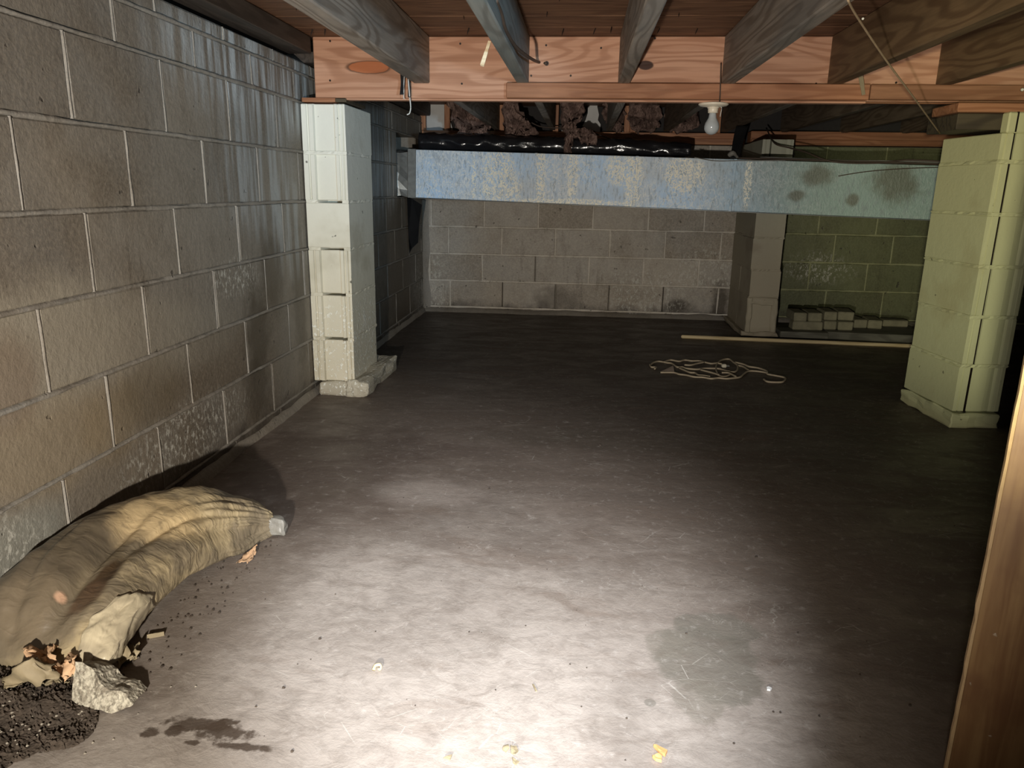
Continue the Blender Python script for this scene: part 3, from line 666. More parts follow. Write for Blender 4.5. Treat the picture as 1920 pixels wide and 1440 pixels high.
o = beam('shim_board', (2.60, 3.245, 1.2585), (3.05, 3.245, 1.2585), (.22, .034), M_LEDG); tag(o, 'thin orange packing board under the beam at the green pier', 'shim')

# pilaster in front of the back wall
pl = empty('block_pilaster', (PIL[0], PIL[2], 0)); tag(pl, 'slim beige block pilaster standing out from the back wall, behind the duct', 'pilaster')
pz = [.02] + [P(1430, y, 'y', PIL[2]).z for y in (558, 507, 446)]
pz = [.02, pz[1], pz[2], pz[3], pz[3]+.205, pz[3]+.41, 1.262]
for k in range(6):
    me = profile_block(.190, .32, pz[k+1]-pz[k]-.009, 'sash' if k in (5,) else 'plain', .001); me.materials.append(M_PILAS)
    link('block', me, None, pl, (random.uniform(-.005, .005), random.uniform(-.004, .004), pz[k]+.0045), (0, 0, random.uniform(-.01, .01)))
    me = profile_block(.190, .322, pz[k+1]-pz[k]-.009, 'plain', .001); me.materials.append(M_PILAS)
    link('block', me, None, pl, (random.uniform(-.005, .003), .326, pz[k]+.0045))
for k in range(1, 6): mortar_bed(pl, .002, .189, .003, .64, pz[k], M_PILAS, .006)
rough_lump('footing', (-.03, -.02, 0), (.215, .64, .03), M_PILAS, pl, .012, 4)
rough_lump('crusted_base', (-.004, -.010, .0), (.03, .01, pz[1]), M_PILAS, pl, .008, 2); rough_lump('crusted_base', (.155, -.010, .0), (.196, .01, pz[1]-.01), M_PILAS, pl, .008, 6)
rough_lump('crusted_base', (.0, -.010, pz[1]-.05), (.19, .006, pz[1]), M_PILAS, pl, .008, 8)

# ------------------------------------------------------------------ stud wall, sill and ledgers above the back wall
sw = empty('stud_wall', (0, YB+.06, 1.257)); tag(sw, 'orange stud frame on top of the back block wall behind torn insulation', 'stud wall')
o0 = Vector((0, -(YB+.06), -1.257))
def swp(name, lo, hi, mat, bev=.002):
    c = (Vector(lo)+Vector(hi))/2; h = (Vector(hi)-Vector(lo))/2
    o = link(name, box(name, -h, h, bev), mat, sw, c+o0); return o
swp('sill_plate', (0.0, YB+.0, 1.2585), (2.33, YB+.14, 1.297), M_STUD); swp('sill_plate', (0.0, YB+.004, 1.298), (2.31, YB+.14, 1.3365), M_STUD)
for (xa, xb, ym) in ((788, 797, 215), (833, 843, 215), (927, 936, 215), (937, 943, 215), (1033, 1052, 215), (1172, 1180, 230), (1182, 1192, 230), (1262, 1272, 235), (1340, 1352, 235)):
    a, b = P(xa, ym, 'y', YB+.01).x, P(xb, ym, 'y', YB+.01).x
    o = link('stud', box('stud', (-.09, -(b-a)/2, -.02), (.09, (b-a)/2, .02), .002), M_STUD, sw, Vector(((a+b)/2, YB+.03, 1.428))+o0, (0, math.pi/2, 0))
    o.rotation_euler = (0, math.pi/2, 0)
def ragged_board(name, outline, y, th, mat, parent):
    pts = [P(a, b, 'y', y) for a, b in outline]; n = len(pts)
    vs = [p+o0 for p in pts] + [p+Vector((0, th, 0))+o0 for p in pts]
    fs = [tuple(range(n))[::-1], tuple(n+k for k in range(n))] + [(k, (k+1) % n, n+(k+1) % n, n+k) for k in range(n)]
    bm = bmesh.new(); bv = [bm.verts.new(v) for v in vs]; [bm.faces.new([bv[i] for i in f]) for f in fs]
    return link(name, bm_mesh(name, bm), mat, parent)
ragged_board('white_board', [(797, 180), (806, 192), (813, 187), (819, 194), (822, 186), (833, 190), (833, 247), (797, 247)], YB+.09, .015, M_WHITEB, sw)
ragged_board('white_board', [(1103, 186), (1121, 186), (1120, 200), (1123, 215), (1121, 225), (1126, 233), (1125, 250), (1112, 244), (1098, 242), (1092, 236), (1098, 225), (1102, 212)], YB+.085, .015, M_WHITEB, sw)
ragged_board('white_board', [(844, 226), (850, 246), (843, 247)], YB+.08, .01, M_WHITEB, sw)
ragged_board('white_board', [(1053, 244), (1062, 246), (1060, 252), (1053, 250)], YB+.075, .01, M_WHITEB, sw)
ragged_board('white_board', [(1160, 252), (1168, 246), (1176, 252)], YB+.075, .01, M_WHITEB, sw)
swp('dark_sheathing', (0.0, YB+.15, 1.2585), (4.9, YB+.165, 1.5225), M_DARK, .001)
# dark timbers right of the pilaster
o = beam('wall_plate', (2.36, YB+.02, 1.3055), (4.9, YB+.02, 1.3055), (.12, .090), M_LEDG); tag(o, 'dim reddish wall plate along the back wall top, right of the pilaster', 'wall plate')
o = beam('wall_plate', (2.36, YB-.055, 1.281), (4.9, YB-.055, 1.281), (.024, .030), M_LEDG); tag(o, 'thin red batten fixed below the dim wall plate', 'batten')

# torn insulation
def lump(name, pxs, y, mat, amp=.02, thick=.05, seed=0):        # hanging torn batt: outline in the plane y, bulged and torn
    fine = []
    for i in range(len(pxs)):
        (a0, b0_), (a1, b1) = pxs[i], pxs[(i+1) % len(pxs)]
        for q in range(4):
            t = q/4; a, b = a0+(a1-a0)*t, b0_+(b1-b0_)*t
            fine.append((a+5*nz(a*.13, b*.13, seed)+3*nz(a*.4, b*.4, seed), b+(5*nz(a*.3, b*.07, seed+4)+5*nz(a*.7, b*.1, seed+9))*(1 if b > 192 else 0)))
    top = [P(a, b, 'y', y) for a, b in fine]
    n = len(top); cen = sum(top, Vector())/n
    vs, fs = [], []
    rings = 9
    for side in (-1, 1):
        for r in range(rings):
            s_ = 1-r/(rings-.3); bul = math.sqrt(max(0, 1-s_*s_))
            for p in top:
                q = cen + (p-cen)*s_; c = q*1.0
                d = Vector((nz(c.x+seed, c.y, c.z, 24), nz(c.x, c.z+seed, c.y, 24), nz(c.z, c.x, seed, 24)))*amp*1.5 + Vector((nz(c.x*2.2+seed, side, c.z*.5, 60), 2.2*nz(c.x*2.4, c.z*.45+seed, side, 60), nz(c.z*.5, c.x*2, seed, 60)))*amp*.9
                vs.append(q + Vector((0, side*thick*bul, 0)) + d*(1 if r else .6))
        b0 = (0 if side < 0 else rings*n)
        for r in range(rings-1):
            for k in range(n):
                k2 = (k+1) % n; f = (b0+r*n+k, b0+(r+1)*n+k, b0+(r+1)*n+k2, b0+r*n+k2); fs.append(f if side > 0 else f[::-1])
        f = tuple(b0+(rings-1)*n+k for k in range(n)); fs.append(f if side < 0 else f[::-1])
    for k in range(n):
        k2 = (k+1) % n; fs.append((k, k2, rings*n+k2, rings*n+k))
    bm = bmesh.new(); bv = [bm.verts.new(v) for v in vs]
    for f in fs:
        try: bm.faces.new([bv[i] for i in f])
        except ValueError: pass
    bmesh.ops.remove_doubles(bm, verts=bm.verts, dist=.0008)
    me = bm_mesh(name, bm)
    return link(name, me, mat, smooth=True)
for outl, y, lb, sd in (
    ([(838, 184), (860, 190), (880, 200), (905, 222), (922, 240), (916, 250), (919, 272), (915, 284), (908, 280), (908, 258), (890, 252), (872, 262), (860, 256), (860, 240), (850, 226), (842, 214)], 5.24, 'brown torn insulation hanging by the square white board', 1),
    ([(945, 184), (962, 186), (975, 200), (985, 222), (995, 236), (1004, 246), (1010, 258), (1000, 262), (985, 256), (976, 262), (972, 274), (960, 270), (950, 258), (944, 240), (942, 215)], 5.22, 'wide brown insulation tuft hanging left of the middle stud', 2),
    ([(1054, 184), (1080, 186), (1098, 190), (1096, 205), (1090, 222), (1082, 238), (1077, 256), (1074, 268), (1066, 290), (1056, 292), (1056, 280), (1062, 262), (1058, 246), (1050, 228), (1052, 205)], 4.985, 'long pinkish insulation strand reaching down to the duct', 3),
    ([(1080, 240), (1096, 240), (1112, 248), (1122, 258), (1118, 272), (1106, 276), (1094, 268), (1084, 262), (1078, 252)], 4.97, 'small dark insulation lump below the ragged white board', 4),
    ([(1130, 186), (1142, 190), (1160, 188), (1172, 196), (1176, 215), (1168, 236), (1158, 248), (1146, 244), (1136, 232), (1130, 212)], YB-.05, 'dark insulation wad tucked right of the ragged board', 5),
    ([(1180, 188), (1210, 190), (1232, 196), (1240, 215), (1236, 238), (1222, 248), (1204, 244), (1192, 250), (1182, 238), (1178, 212)], YB-.05, 'dim insulation wad further right in the joist bay', 6),
    ([(1250, 196), (1285, 200), (1310, 212), (1312, 236), (1296, 248), (1270, 248), (1252, 240), (1246, 218)], YB-.04, 'faint insulation wad behind the light bulb', 7)):
    o = lump('insulation_tuft', outl, y, M_INS, seed=sd*3.1, thick=.045); tag(o, lb, 'insulation', 'torn insulation above the back wall')

# ------------------------------------------------------------------ duct
A = Vector((.085, 4.93, 1.165)); B = Vector((3.55, 4.525, 1.088)); dd = (B-A).normalized(); dn = Vector((-dd.y, dd.x, 0)).normalized(); dz_ = dn.cross(dd)*1.0
if dz_.z < 0: dz_ = -dz_
dt = empty('air_duct', A); tag(dt, 'long galvanised sheet metal duct with cream corrosion hung across the back', 'duct')
LEN = (B-A).length
def dpt(u, v, h): return dd*u + dn*v + dz_*h
def duct_box(name, u0, u1, g, h0, h1, mat, v1=.24, parent=dt):
    vs = [dpt(u, v, h) for u in (u0, u1) for (v, h) in ((-g, h0), (v1, h0), (v1, h1), (-g, h1))]
    fs = [(0, 1, 2, 3)[::-1], (4, 5, 6, 7), (0, 4, 5, 1)[::-1], (1, 5, 6, 2)[::-1], (2, 6, 7, 3)[::-1], (3, 7, 4, 0)[::-1]]
    bm = bmesh.new(); bv = [bm.verts.new(v) for v in vs]; [bm.faces.new([bv[i] for i in f]) for f in fs]
    bmesh.ops.bevel(bm, geom=bm.edges[:], offset=.002, segments=1, affect='EDGES')
    return link(name, bm_mesh(name, bm), mat, parent)
seams = [0.0] + [((P(x, 330, 'y', yy)-A).dot(dd)) for x, yy in ((1003, 4.82), (1192, 4.75), (1376, 4.69))] + [LEN]
for i in range(4): duct_box('duct_section', seams[i]+.0006, seams[i+1]-.0006, 0.0015*(i % 2), -.298, 0, M_DUCT)
for i in (1, 2, 3): duct_box('seam_cleat', seams[i]-.009, seams[i]+.009, .0045, -.300, .002, M_DUCT, .242)
duct_box('bottom_flange', .0, LEN, .006, -.304, -.299, M_DUCTP, .24)
duct_box('end_collar', -.02, .035, .006, -.302, .004, M_DUCTP, .245)
# crumpled transition going into the opening in the left wall
bm = bmesh.new(); add_box(bm, (-.30, 4.955, .875), (.062, 5.16, 1.155)); bmesh.ops.subdivide_edges(bm, edges=bm.edges[:], cuts=5, use_grid_fill=True)
for v in bm.verts:
    c = v.co.copy(); v.co += Vector((nz(c.x, c.y, c.z, 13), nz(c.y, c.z, c.x+4, 13), nz(c.z, c.x, c.y+7, 13)))*.022 - A
link('crumpled_elbow', bm_mesh('crumpled_elbow', bm), M_DUCTP, dt)

# black film tube on top of the duct
vs, fs = [], []; n = 26; Nn = 90
pa, pb = Vector((.11, 5.10, 1.222)), Vector((1.86, 4.985, 1.178))
for i in range(Nn+1):
    t = i/Nn; p = pa.lerp(pb, t)
    for k in range(n):
        a = 2*math.pi*k/n; r = .055*(1 if t < .9 else 1-.9*(t-.9)*3); cx = math.cos(a); cz = math.sin(a)
        cr = 1 + .22*nz(t*34, cx*2.2, cz*2.2) + .14*nz(t*14+5, cx*3, cz*3) + .08*abs(nz(t*70, cx*1.5, cz*1.5))
        q = p + Vector((0, cx*r*1.15*cr, cz*r*cr + .006*nz(t*6, 2, 2)))
        vs.append(q)
for i in range(Nn):
    for k in range(n):
        k2 = (k+1) % n; fs.append((i*n+k, i*n+k2, (i+1)*n+k2, (i+1)*n+k))
fs.append(tuple(range(n))[::-1]); fs.append(tuple(Nn*n+k for k in range(n)))
o = link('plastic_wrapped_hose', pyd('plastic_wrapped_hose', vs, fs), M_FILM, smooth=True); tag(o, 'shiny black plastic wrapped hose lying on top of the duct', 'hose')

# black cloth hanging below the duct's left end
cl = [(755, 368, 5.03), (772, 372, 5.06), (791, 384, 5.10), (786, 420, 5.13), (784, 455, 5.12), (772, 466, 5.10), (761, 476, 5.07), (758, 440, 5.05)]
pts = [P(a, b, 'y', y) for a, b, y in cl]; pts = [Vector((max(.03, p.x), p.y, p.z)) for p in pts]; m_n = len(pts)
bm = bmesh.new(); f_ = bm.faces.new([bm.verts.new(p) for p in pts]); r_ = bmesh.ops.solidify(bm, geom=[f_], thickness=.006)
o = link('black_cloth', bm_mesh('black_cloth', bm), M_CLOTH); tag(o, 'ragged black cloth strip hanging under the left duct end', 'cloth')
# black strap beside the pilaster top
def strap(u, v):
    p = P(1392, 236, 'y', 5.0).lerp(P(1376, 298, 'y', 4.75), u); return p + Vector(((v-.5)*.075*(1-.3*u), .012*math.sin(u*5)+.015*nz(u*4, v*3, 1), 0)), Vector((0, -1, .2))
o = sheet('black_plastic_flap', strap, 14, 6, .004, M_CLOTH); tag(o, 'black plastic flap hanging between bulb and pilaster above the duct', 'plastic flap')
o = tube('hanging_rag', [P(1366, 292, 'y', 4.74), P(1374, 287, 'y', 4.73), P(1380, 292, 'y', 4.74), P(1384, 297, 'y', 4.75)], [.012, .014, .015, .016, .016, .014, .012, .01, .007, .009, .008, .007, .006], M_WIREG, n=8); tag(o, 'small pale crumpled rag on the duct by the black flap', 'rag')

# ------------------------------------------------------------------ cables
def cable(name, pts, r, mat, lb, grp=None, cat='cable'):
    o = tube(name, pts, r, mat, n=6, k=5); tag(o, lb, cat, grp); return o
cable('cable', [P(935, 176, 'y', 5.2), P(950, 198, 'y', 5.3), P(985, 222, 'y', 5.36), P(1012, 237, 'y', 5.38), P(1050, 240, 'y', 5.36), P(1080, 240, 'y', 5.34), P(1120, 252, 'y', 5.34), P(1165, 268, 'y', 5.36), P(1205, 274, 'y', 5.4)], .0045, M_WIRE, 'brown cable sagging in front of the torn insulation')
cable('cable', [P(1437, 240, 'y', 5.4), P(1452, 268, 'y', 4.95), P(1480, 277, 'y', 4.85), P(1510, 285, 'y', 4.72), P(1560, 303, 'y', 4.60), P(1640, 306, 'y', 4.58), P(1700, 300, 'y', 4.58), P(1770, 303, 'y', 4.52)], .005, M_WIRE, 'dark cable looping down on to the right half of the duct')
bz = [P(x, 330, 'y', 4.62) for x in (1400, 1480, 1560, 1640, 1700, 1770, 1800)]
for j in range(5):
    pts = []
    for i, x in enumerate((1385+j*14, 1450, 1530, 1600, 1680, 1740, 1800)):
        u = (P(x, 310, 'y', 4.62)-A).dot(dd); q = A + dpt(u, .012+.014*j, .008+.010*abs(nz(i*1.3, j*2.1, 3))+(.006 if j > 2 else 0)); pts.append(q)
    cable('cable', pts, .0048, M_WIREG if j % 2 else M_WIRE, ['front cable of the bundle lying on the duct edge', 'pale second cable in the bundle on the duct', 'third cable of the bundle on the duct top', 'pale fourth cable of the bundle on the duct top', 'rearmost cable of the bundle on the duct top'][j], 'cables on top of the duct')
cable('cable', [A+dpt(2.6, -.008, -.075), A+dpt(2.75, -.012, -.045), A+dpt(2.95, -.012, -.022), A+dpt(3.2, -.010, -.004)], .003, M_WIRE, 'thin wire slanting down the duct face by the green pier')
cable('cable', [A+dpt(1.78, -.004, .004), A+dpt(1.9, -.006, -.012), A+dpt(2.05, -.005, -.006), A+dpt(2.3, -.004, .002)], .003, M_WIREG, 'thin grey wire drooping over the duct edge below the bulb')
cable('cable', [P(930, 0, 'x', .96), P(940, 26, 'x', .962), P(948, 55, 'x', .964), P(965, 85, 'x', .966), P(985, 103, 'x', .985), P(1008, 116, 'y', GY-.03), P(1025, 119, 'y', GY-.008)], .0055, M_WIRE, 'dark cable along the splinter joist entering the beam')
hb = P(1025, 119, 'y', GY); vs, fs = [], []; add_tube(vs, fs, [hb+Vector((0, .004, 0)), hb+Vector((0, -.002, 0))], .009, 10); link('cable_hole', pyd('cable_hole', [v+gd_inv for v in vs], fs), M_NAIL, gd)
cable('hanging_string', [P(1590, 0, 'z', 1.343), P(1608, 33, 'y', 1.95), P(1665, 118, 'y', 2.30), P(1720, 192, 'y', 2.68), P(1762, 250, 'x', 2.612)], .0028, M_STRING, 'taut tan string slanting from the ceiling down to the green pier top', cat='string')
cable('pull_wire', [P(1352, 118, 'y', GY-.02), P(1351, 150, 'y', GY-.042), P(1350, 178, 'y', GY-.044), P(1349, 193, 'y', GY-.02)], .0025, M_WIRE, 'thin lamp wire running down the beam to the bulb holder', cat='wire')

# tape tails hanging from the first joist
for px, lb, ww, mt in (((754, 138, 754, 178), 'wide black tape tail hanging from the left joist', .010, M_CLOTH), ((765, 142, 768, 183), 'narrow black tape tail beside the wide one', .007, M_CLOTH)):
    a, b = P(px[0], px[1], 'y', GY-.05), P(px[2], px[3], 'y', GY-.05)
    o = sheet('tape_tail', lambda u, v, a=a, b=b, ww=ww: (a.lerp(b, u)+Vector(((v-.5)*ww*1.6, .01*math.sin(u*4), 0)), Vector((0, -1, 0))), 10, 2, .0012, mt); tag(o, lb, 'tape', 'tape tails under the left joist')
o = tube('pale_strip', [P(765, 142, 'y', GY-.055), P(768, 180, 'y', GY-.055), P(770, 200, 'y', GY-.05), P(768, 212, 'y', GY-.05), P(763, 215, 'y', GY-.05)], .0028, M_TAPE, n=5); tag(o, 'pale curled strip hanging below the black tape tails', 'strip')
o = tube('pale_strip', [P(758, 140, 'y', GY-.054), P(757, 178, 'y', GY-.054), P(758, 186, 'y', GY-.05)], .002, M_TAPE, n=5); tag(o, 'short pale strip edge behind the wide black tape tail', 'strip')

# splinter and plastic scrap on the second joist
def bar(name, p0, p1, w0, w1, t, mat, parent=None):
    p0, p1 = Vector(p0), Vector(p1); d = (p1-p0).normalized(); s_ = d.cross(Vector((0, 1, 0))).normalized(); n_ = s_.cross(d)
    vs = []
    for i in range(7):
        q = p0.lerp(p1, i/6); ww = (w0+(w1-w0)*i/6)*(1+.22*nz(i*1.7, 3, w0*99)); 
        vs += [q-s_*ww-n_*t, q+s_*ww-n_*t, q+s_*ww*.85+n_*t, q-s_*ww*.9+n_*t]
    fs = [(0, 1, 2, 3), (27, 26, 25, 24)]
    for i in range(6):
        for k in range(4):
            k2 = (k+1) % 4; fs.append((i*4+k, (i+1)*4+k, (i+1)*4+k2, i*4+k2))
    bm = bmesh.new(); bv = [bm.verts.new(v) for v in vs]; [bm.faces.new([bv[j] for j in f]) for f in fs]
    return link(name, bm_mesh(name, bm), mat, parent)
ys = 2.55
o = bar('wood_splinter', P(904, 123, 'y', ys), P(918, 78, 'y', ys+.03), .0065, .0045, .004, M_SPLIN); tag(o, 'pale split wood splinter hanging from the blue-grey joist', 'splinter')
link('splinter_tip', o.data, None, o) if False else None
o = bar('wood_splinter', P(926, 68, 'y', ys-.13), P(931, 30, 'y', ys-.16), .0035, .005, .003, M_SPLIN); tag(o, 'short upper splinter wedged on the blue-grey joist face', 'splinter')
c0 = P(933, 48, 'y', ys-.18)
o = sheet('plastic_scrap', lambda u, v: (c0+Vector(((u-.5)*.035, .006*nz(u*5, v*5, 1), (v-.5)*.06)), Vector((0, -1, -.3))), 6, 8, .0012, M_HAZE); tag(o, 'crumpled clear plastic scrap beside the upper splinter', 'plastic scrap')
o = bar('torn_flap', P(1613, 140, 'y', GY-.06), P(1619, 178, 'y', GY-.055), .009, .006, .002, M_OLIVE); tag(o, 'small torn flap hanging off the ledger end by the string', 'flap')

# white cobweb balls
bmw = bmesh.new(); bmesh.ops.create_icosphere(bmw, subdivisions=2, radius=1); mw = bm_mesh('cobweb_ball', bmw); mw.materials.append(M_WEB)
for v in mw.vertices: v.co *= 1+.25*nz(v.co.x, v.co.y, v.co.z, 2)
for px, py, y, r, lb in ((1752, 202, 3.9, .008, 'white cobweb ball on the dark joist, upper of the two'), (1766, 229, 3.9, .0065, 'white cobweb ball below the other, left of the right pier'), (1917, 168, 3.1, .006, 'white cobweb ball on the ledger at the right picture edge'), (1618, 35, 1.97, .003, 'tiny white cobweb ball on the slanting string')):
    q = P(px, py, 'x', 2.991) if y > 3.5 else P(px, py, 'y', y)
    o = link('cobweb_ball', mw, None, None, q, smooth=True); o.scale = (r,)*3; tag(o, lb, 'cobweb')
    if y > 3.5 and q.z < 1.343: link('thread', box('thread', (-.05, -.05, 0), (.05, .05, (1.3445-q.z)/r), 0), M_WEB, o)

# ------------------------------------------------------------------ light bulb
bp_ = P(1338, 193, 'y', GY+.03); bp_.z = 1.2775
bl = empty('bulb_holder', bp_); tag(bl, 'unlit frosted light bulb in a cream porcelain holder under the beam', 'light bulb')
lathe('mounting_plate', [(.008, 0), (.058, 0), (.060, -.005), (.052, -.010), (.026, -.014), (.022, -.016)], M_PORC, bl)
lathe('socket', [(.024, -.012), (.023, -.018), (.0195, -.020), (.0205, -.026), (.0195, -.029), (.0195, -.036), (.0165, -.037)], M_PORC, bl)
lathe('bulb', [(.013, -.034), (.0145, -.045), (.0165, -.056), (.022, -.066), (.0275, -.076), (.0300, -.088), (.0290, -.098), (.0245, -.108), (.0165, -.1155), (.008, -.119), (.001, -.120)], M_BULB, bl, n=32)
tube('pull_chain', [(.028, .0, -.012), (.034, 0, -.018), (.032, 0, -.034), (.030, 0, -.05)], .0015, M_TAPE, bl, n=5)

# ------------------------------------------------------------------ on the floor at the back: pole, planks, bricks, cord
a, b = P(1277, 631, 'z', .011), P(1720, 649, 'z', .011)
o = beam('wooden_pole', a, b, (.024, .022), M_POLE, bev=.006); tag(o, 'long pale wooden batten lying across the floor before the bricks', 'pole')
o = beam('timber_plank', P(1463, 634, 'z', 0)+Vector((0, .09, .0225)), P(1553, 637, 'z', 0)+Vector((0, .09, .0225)), (.17, .045), M_PLANK); tag(o, 'short grey plank under the left end of the brick stack', 'plank')
a = P(1556, 637, 'z', 0); b = P(1556+190, 646, 'z', 0)
o = beam('timber_plank', a+Vector((0, .20, .0265)), b+Vector((0, .20, .0265)), (.39, .053), M_PLANK); tag(o, 'long dark plank on the floor under the right bricks', 'plank')
bb = None
def brick(xa, xb, ztop_bot, y, dp, lb, tilt=0.0):
    z0, z1 = ztop_bot; a = P(1440+xa/6.857, 600, 'y', y).x; b = P(1440+xb/6.857, 600, 'y', y).x
    me = box('concrete_brick', (-(b-a)/2, 0, 0), ((b-a)/2, dp, z1-z0), .006)
    for v in me.vertices: v.co += Vector((nz(v.co.x+xa, v.co.y, v.co.z, 30), nz(v.co.y, v.co.x+xa, v.co.z, 30), 0))*.004
    o = link('concrete_brick', me, M_BRICK, None, ((a+b)/2, y, z0), (0, 0, tilt)); tag(o, lb, 'brick', 'concrete bricks stacked by the back wall')
z0 = .0535; hb_ = .058; Yk = 5.075
brick(325, 718, (z0-.008, z0+hb_-.008), Yk, .09, 'bottom brick laid sideways at the left end of the stack')
brick(735, 898, (z0, z0+hb_), Yk, .19, 'bottom row brick end, directly right of the sideways brick', .03)
brick(918, 1108, (z0, z0+hb_), Yk-.01, .19, 'bottom row brick end, third along the bottom', -.04)
brick(1118, 1290, (z0, z0+hb_), Yk+.10, .19, 'bottom brick end set back under the flat right one', .1)
brick(1296, 1478, (z0, z0+hb_), Yk+.09, .19, 'right hand brick end of the bottom row, slightly turned', -.12)
brick(1490, 1815, (z0, z0+.045), Yk+.20, .09, 'thin brick lying sideways alone at the far right end')
z1_ = z0+hb_+.0015
brick(330, 500, (z1_-.008, z1_+hb_-.008), Yk-.01, .19, 'top row brick with a white chip at the stack left end', .02)
brick(515, 695, (z1_-.008, z1_+hb_-.008), Yk+.0, .19, 'top row brick end, next to the chipped one', -.03)
brick(722, 888, (z1_, z1_+hb_), Yk+.02, .19, 'top row brick end, third from the stack left end', .0)
brick(896, 1100, (z1_, z1_+hb_), Yk+.03, .19, 'rounded top row brick at the right end of the upper layer', -.14)

strands = [
 [(240, 265), (270, 240), (330, 225), (420, 240), (480, 250), (540, 290), (600, 290), (640, 305), (760, 315), (850, 305), (960, 305), (1020, 310), (1080, 330), (1130, 340)],
 [(390, 235), (420, 220), (470, 210), (560, 225), (620, 210), (700, 220), (780, 220), (850, 235), (920, 250), (985, 245), (1040, 255)],
 [(620, 265), (690, 268), (760, 250), (840, 235)],
 [(1135, 370), (1090, 395), (1030, 395), (990, 360), (975, 300), (990, 250), (1040, 210), (1120, 200), (1170, 235), (1215, 270), (1215, 320), (1180, 345), (1130, 345)],
 [(350, 350), (500, 352), (560, 370), (640, 380), (730, 400), (830, 405), (920, 420), (1000, 412), (1090, 420), (1190, 412), (1250, 400), (1290, 365), (1340, 335), (1420, 335), (1500, 345), (1545, 355), (1560, 370), (1640, 385), (1750, 410), (1740, 445), (1700, 460), (1560, 455), (1510, 425)],
 [(1190, 235), (1290, 260), (1350, 285), (1450, 300), (1545, 335), (1548, 360)],
 [(560, 300), (620, 325), (680, 350), (740, 355), (775, 380), (840, 385), (910, 398)],
 [(800, 320), (880, 340), (960, 362), (1010, 380)], [(1040, 352), (1120, 356), (1200, 400)], [(1210, 270), (1280, 285), (1345, 330)],
 [(230, 262), (250, 290), (300, 290), (285, 310)]]
vs, fs = [], []
for i, st in enumerate(strands):
    pts = [P(1180+x/6, 640+y/6, 'z', .005 + .002*(i % 3)) for x, y in st]
    add_tube(vs, fs, smooth_path(pts, 4), .0052, 6)
ec = link('extension_cord', pyd('extension_cord', vs, fs), M_CORD, smooth=True); tag(ec, 'tangled beige extension cord on the dark floor, plug in its loop', 'cord')
pp = P(1180+1070/6, 640+275/6, 'z', .012)
bm = bmesh.new(); add_box(bm, (-.016, -.013, -.010), (.010, .013, .010), .005); link('plug', bm_mesh('plug', bm), M_PLUG, ec, pp, (0, 0, .1))
for s_ in (-1, 1): link('prong', box('prong', (.010, s_*.006-.001, -.003), (.026, s_*.006+.001, .003), 0), M_PRONG, ec, pp, (0, 0, .1))
def flat_poly(name, pix, z, th, mat, parent=None, curl=.0):
    bm = bmesh.new(); cen = Vector()
    pts = [P(a, b, 'z', z) for a, b in pix]
    f_ = bm.faces.new([bm.verts.new(p) for p in pts]); bmesh.ops.triangulate(bm, faces=bm.faces[:]); bmesh.ops.subdivide_edges(bm, edges=bm.edges[:], cuts=2, use_grid_fill=True)
    for v in bm.verts: v.co.z += curl*abs(nz(v.co.x*1.0, v.co.y, 3, 60))
    g_ = bmesh.ops.extrude_face_region(bm, geom=bm.faces[:])
    for v in [e for e in g_['geom'] if isinstance(e, bmesh.types.BMVert)]: v.co.z += th
    return link(name, bm_mesh(name, bm), mat, parent)
o = flat_poly('card_scrap', [(1238, 699), (1262, 688), (1264, 698)], .003, .006, M_CARD, None, .01); tag(o, 'pinkish torn card scrap at the left end of the cord', 'scrap')

# ------------------------------------------------------------------ plywood panel by the right edge
ed = Vector((1.803, 1.048, 0)); dirp = Vector((.88, -.475, 0)).normalized(); nrm = Vector((dirp.y, -dirp.x, 0))
pn = empty('plywood_panel', ed, math.atan2(dirp.y, dirp.x)); tag(pn, 'brown varnished plywood panel standing upright at the right edge', 'panel')
link('face', box('face', (.004, -.010, 0.001), (.75, .008, 1.50), .001), M_PANEL, pn)
vs = []; fs = []
for i in range(61):
    z = .001+i*.02498; e = .0025*nz(z*30, 2, 2)+.0015*nz(z*90, 3, 1)
    for q in ((.0045, -.0108), (.0005+e, -.0105), (-.001+e*.5, .0085), (.0065, .0088)): vs.append((q[0], q[1], z))
for i in range(60):
    for k in range(3): fs.append((i*4+k, (i+1)*4+k, (i+1)*4+k+1, i*4+k+1))
link('splintered_edge', pyd('splintered_edge', vs, fs), M_PEDGE, pn)

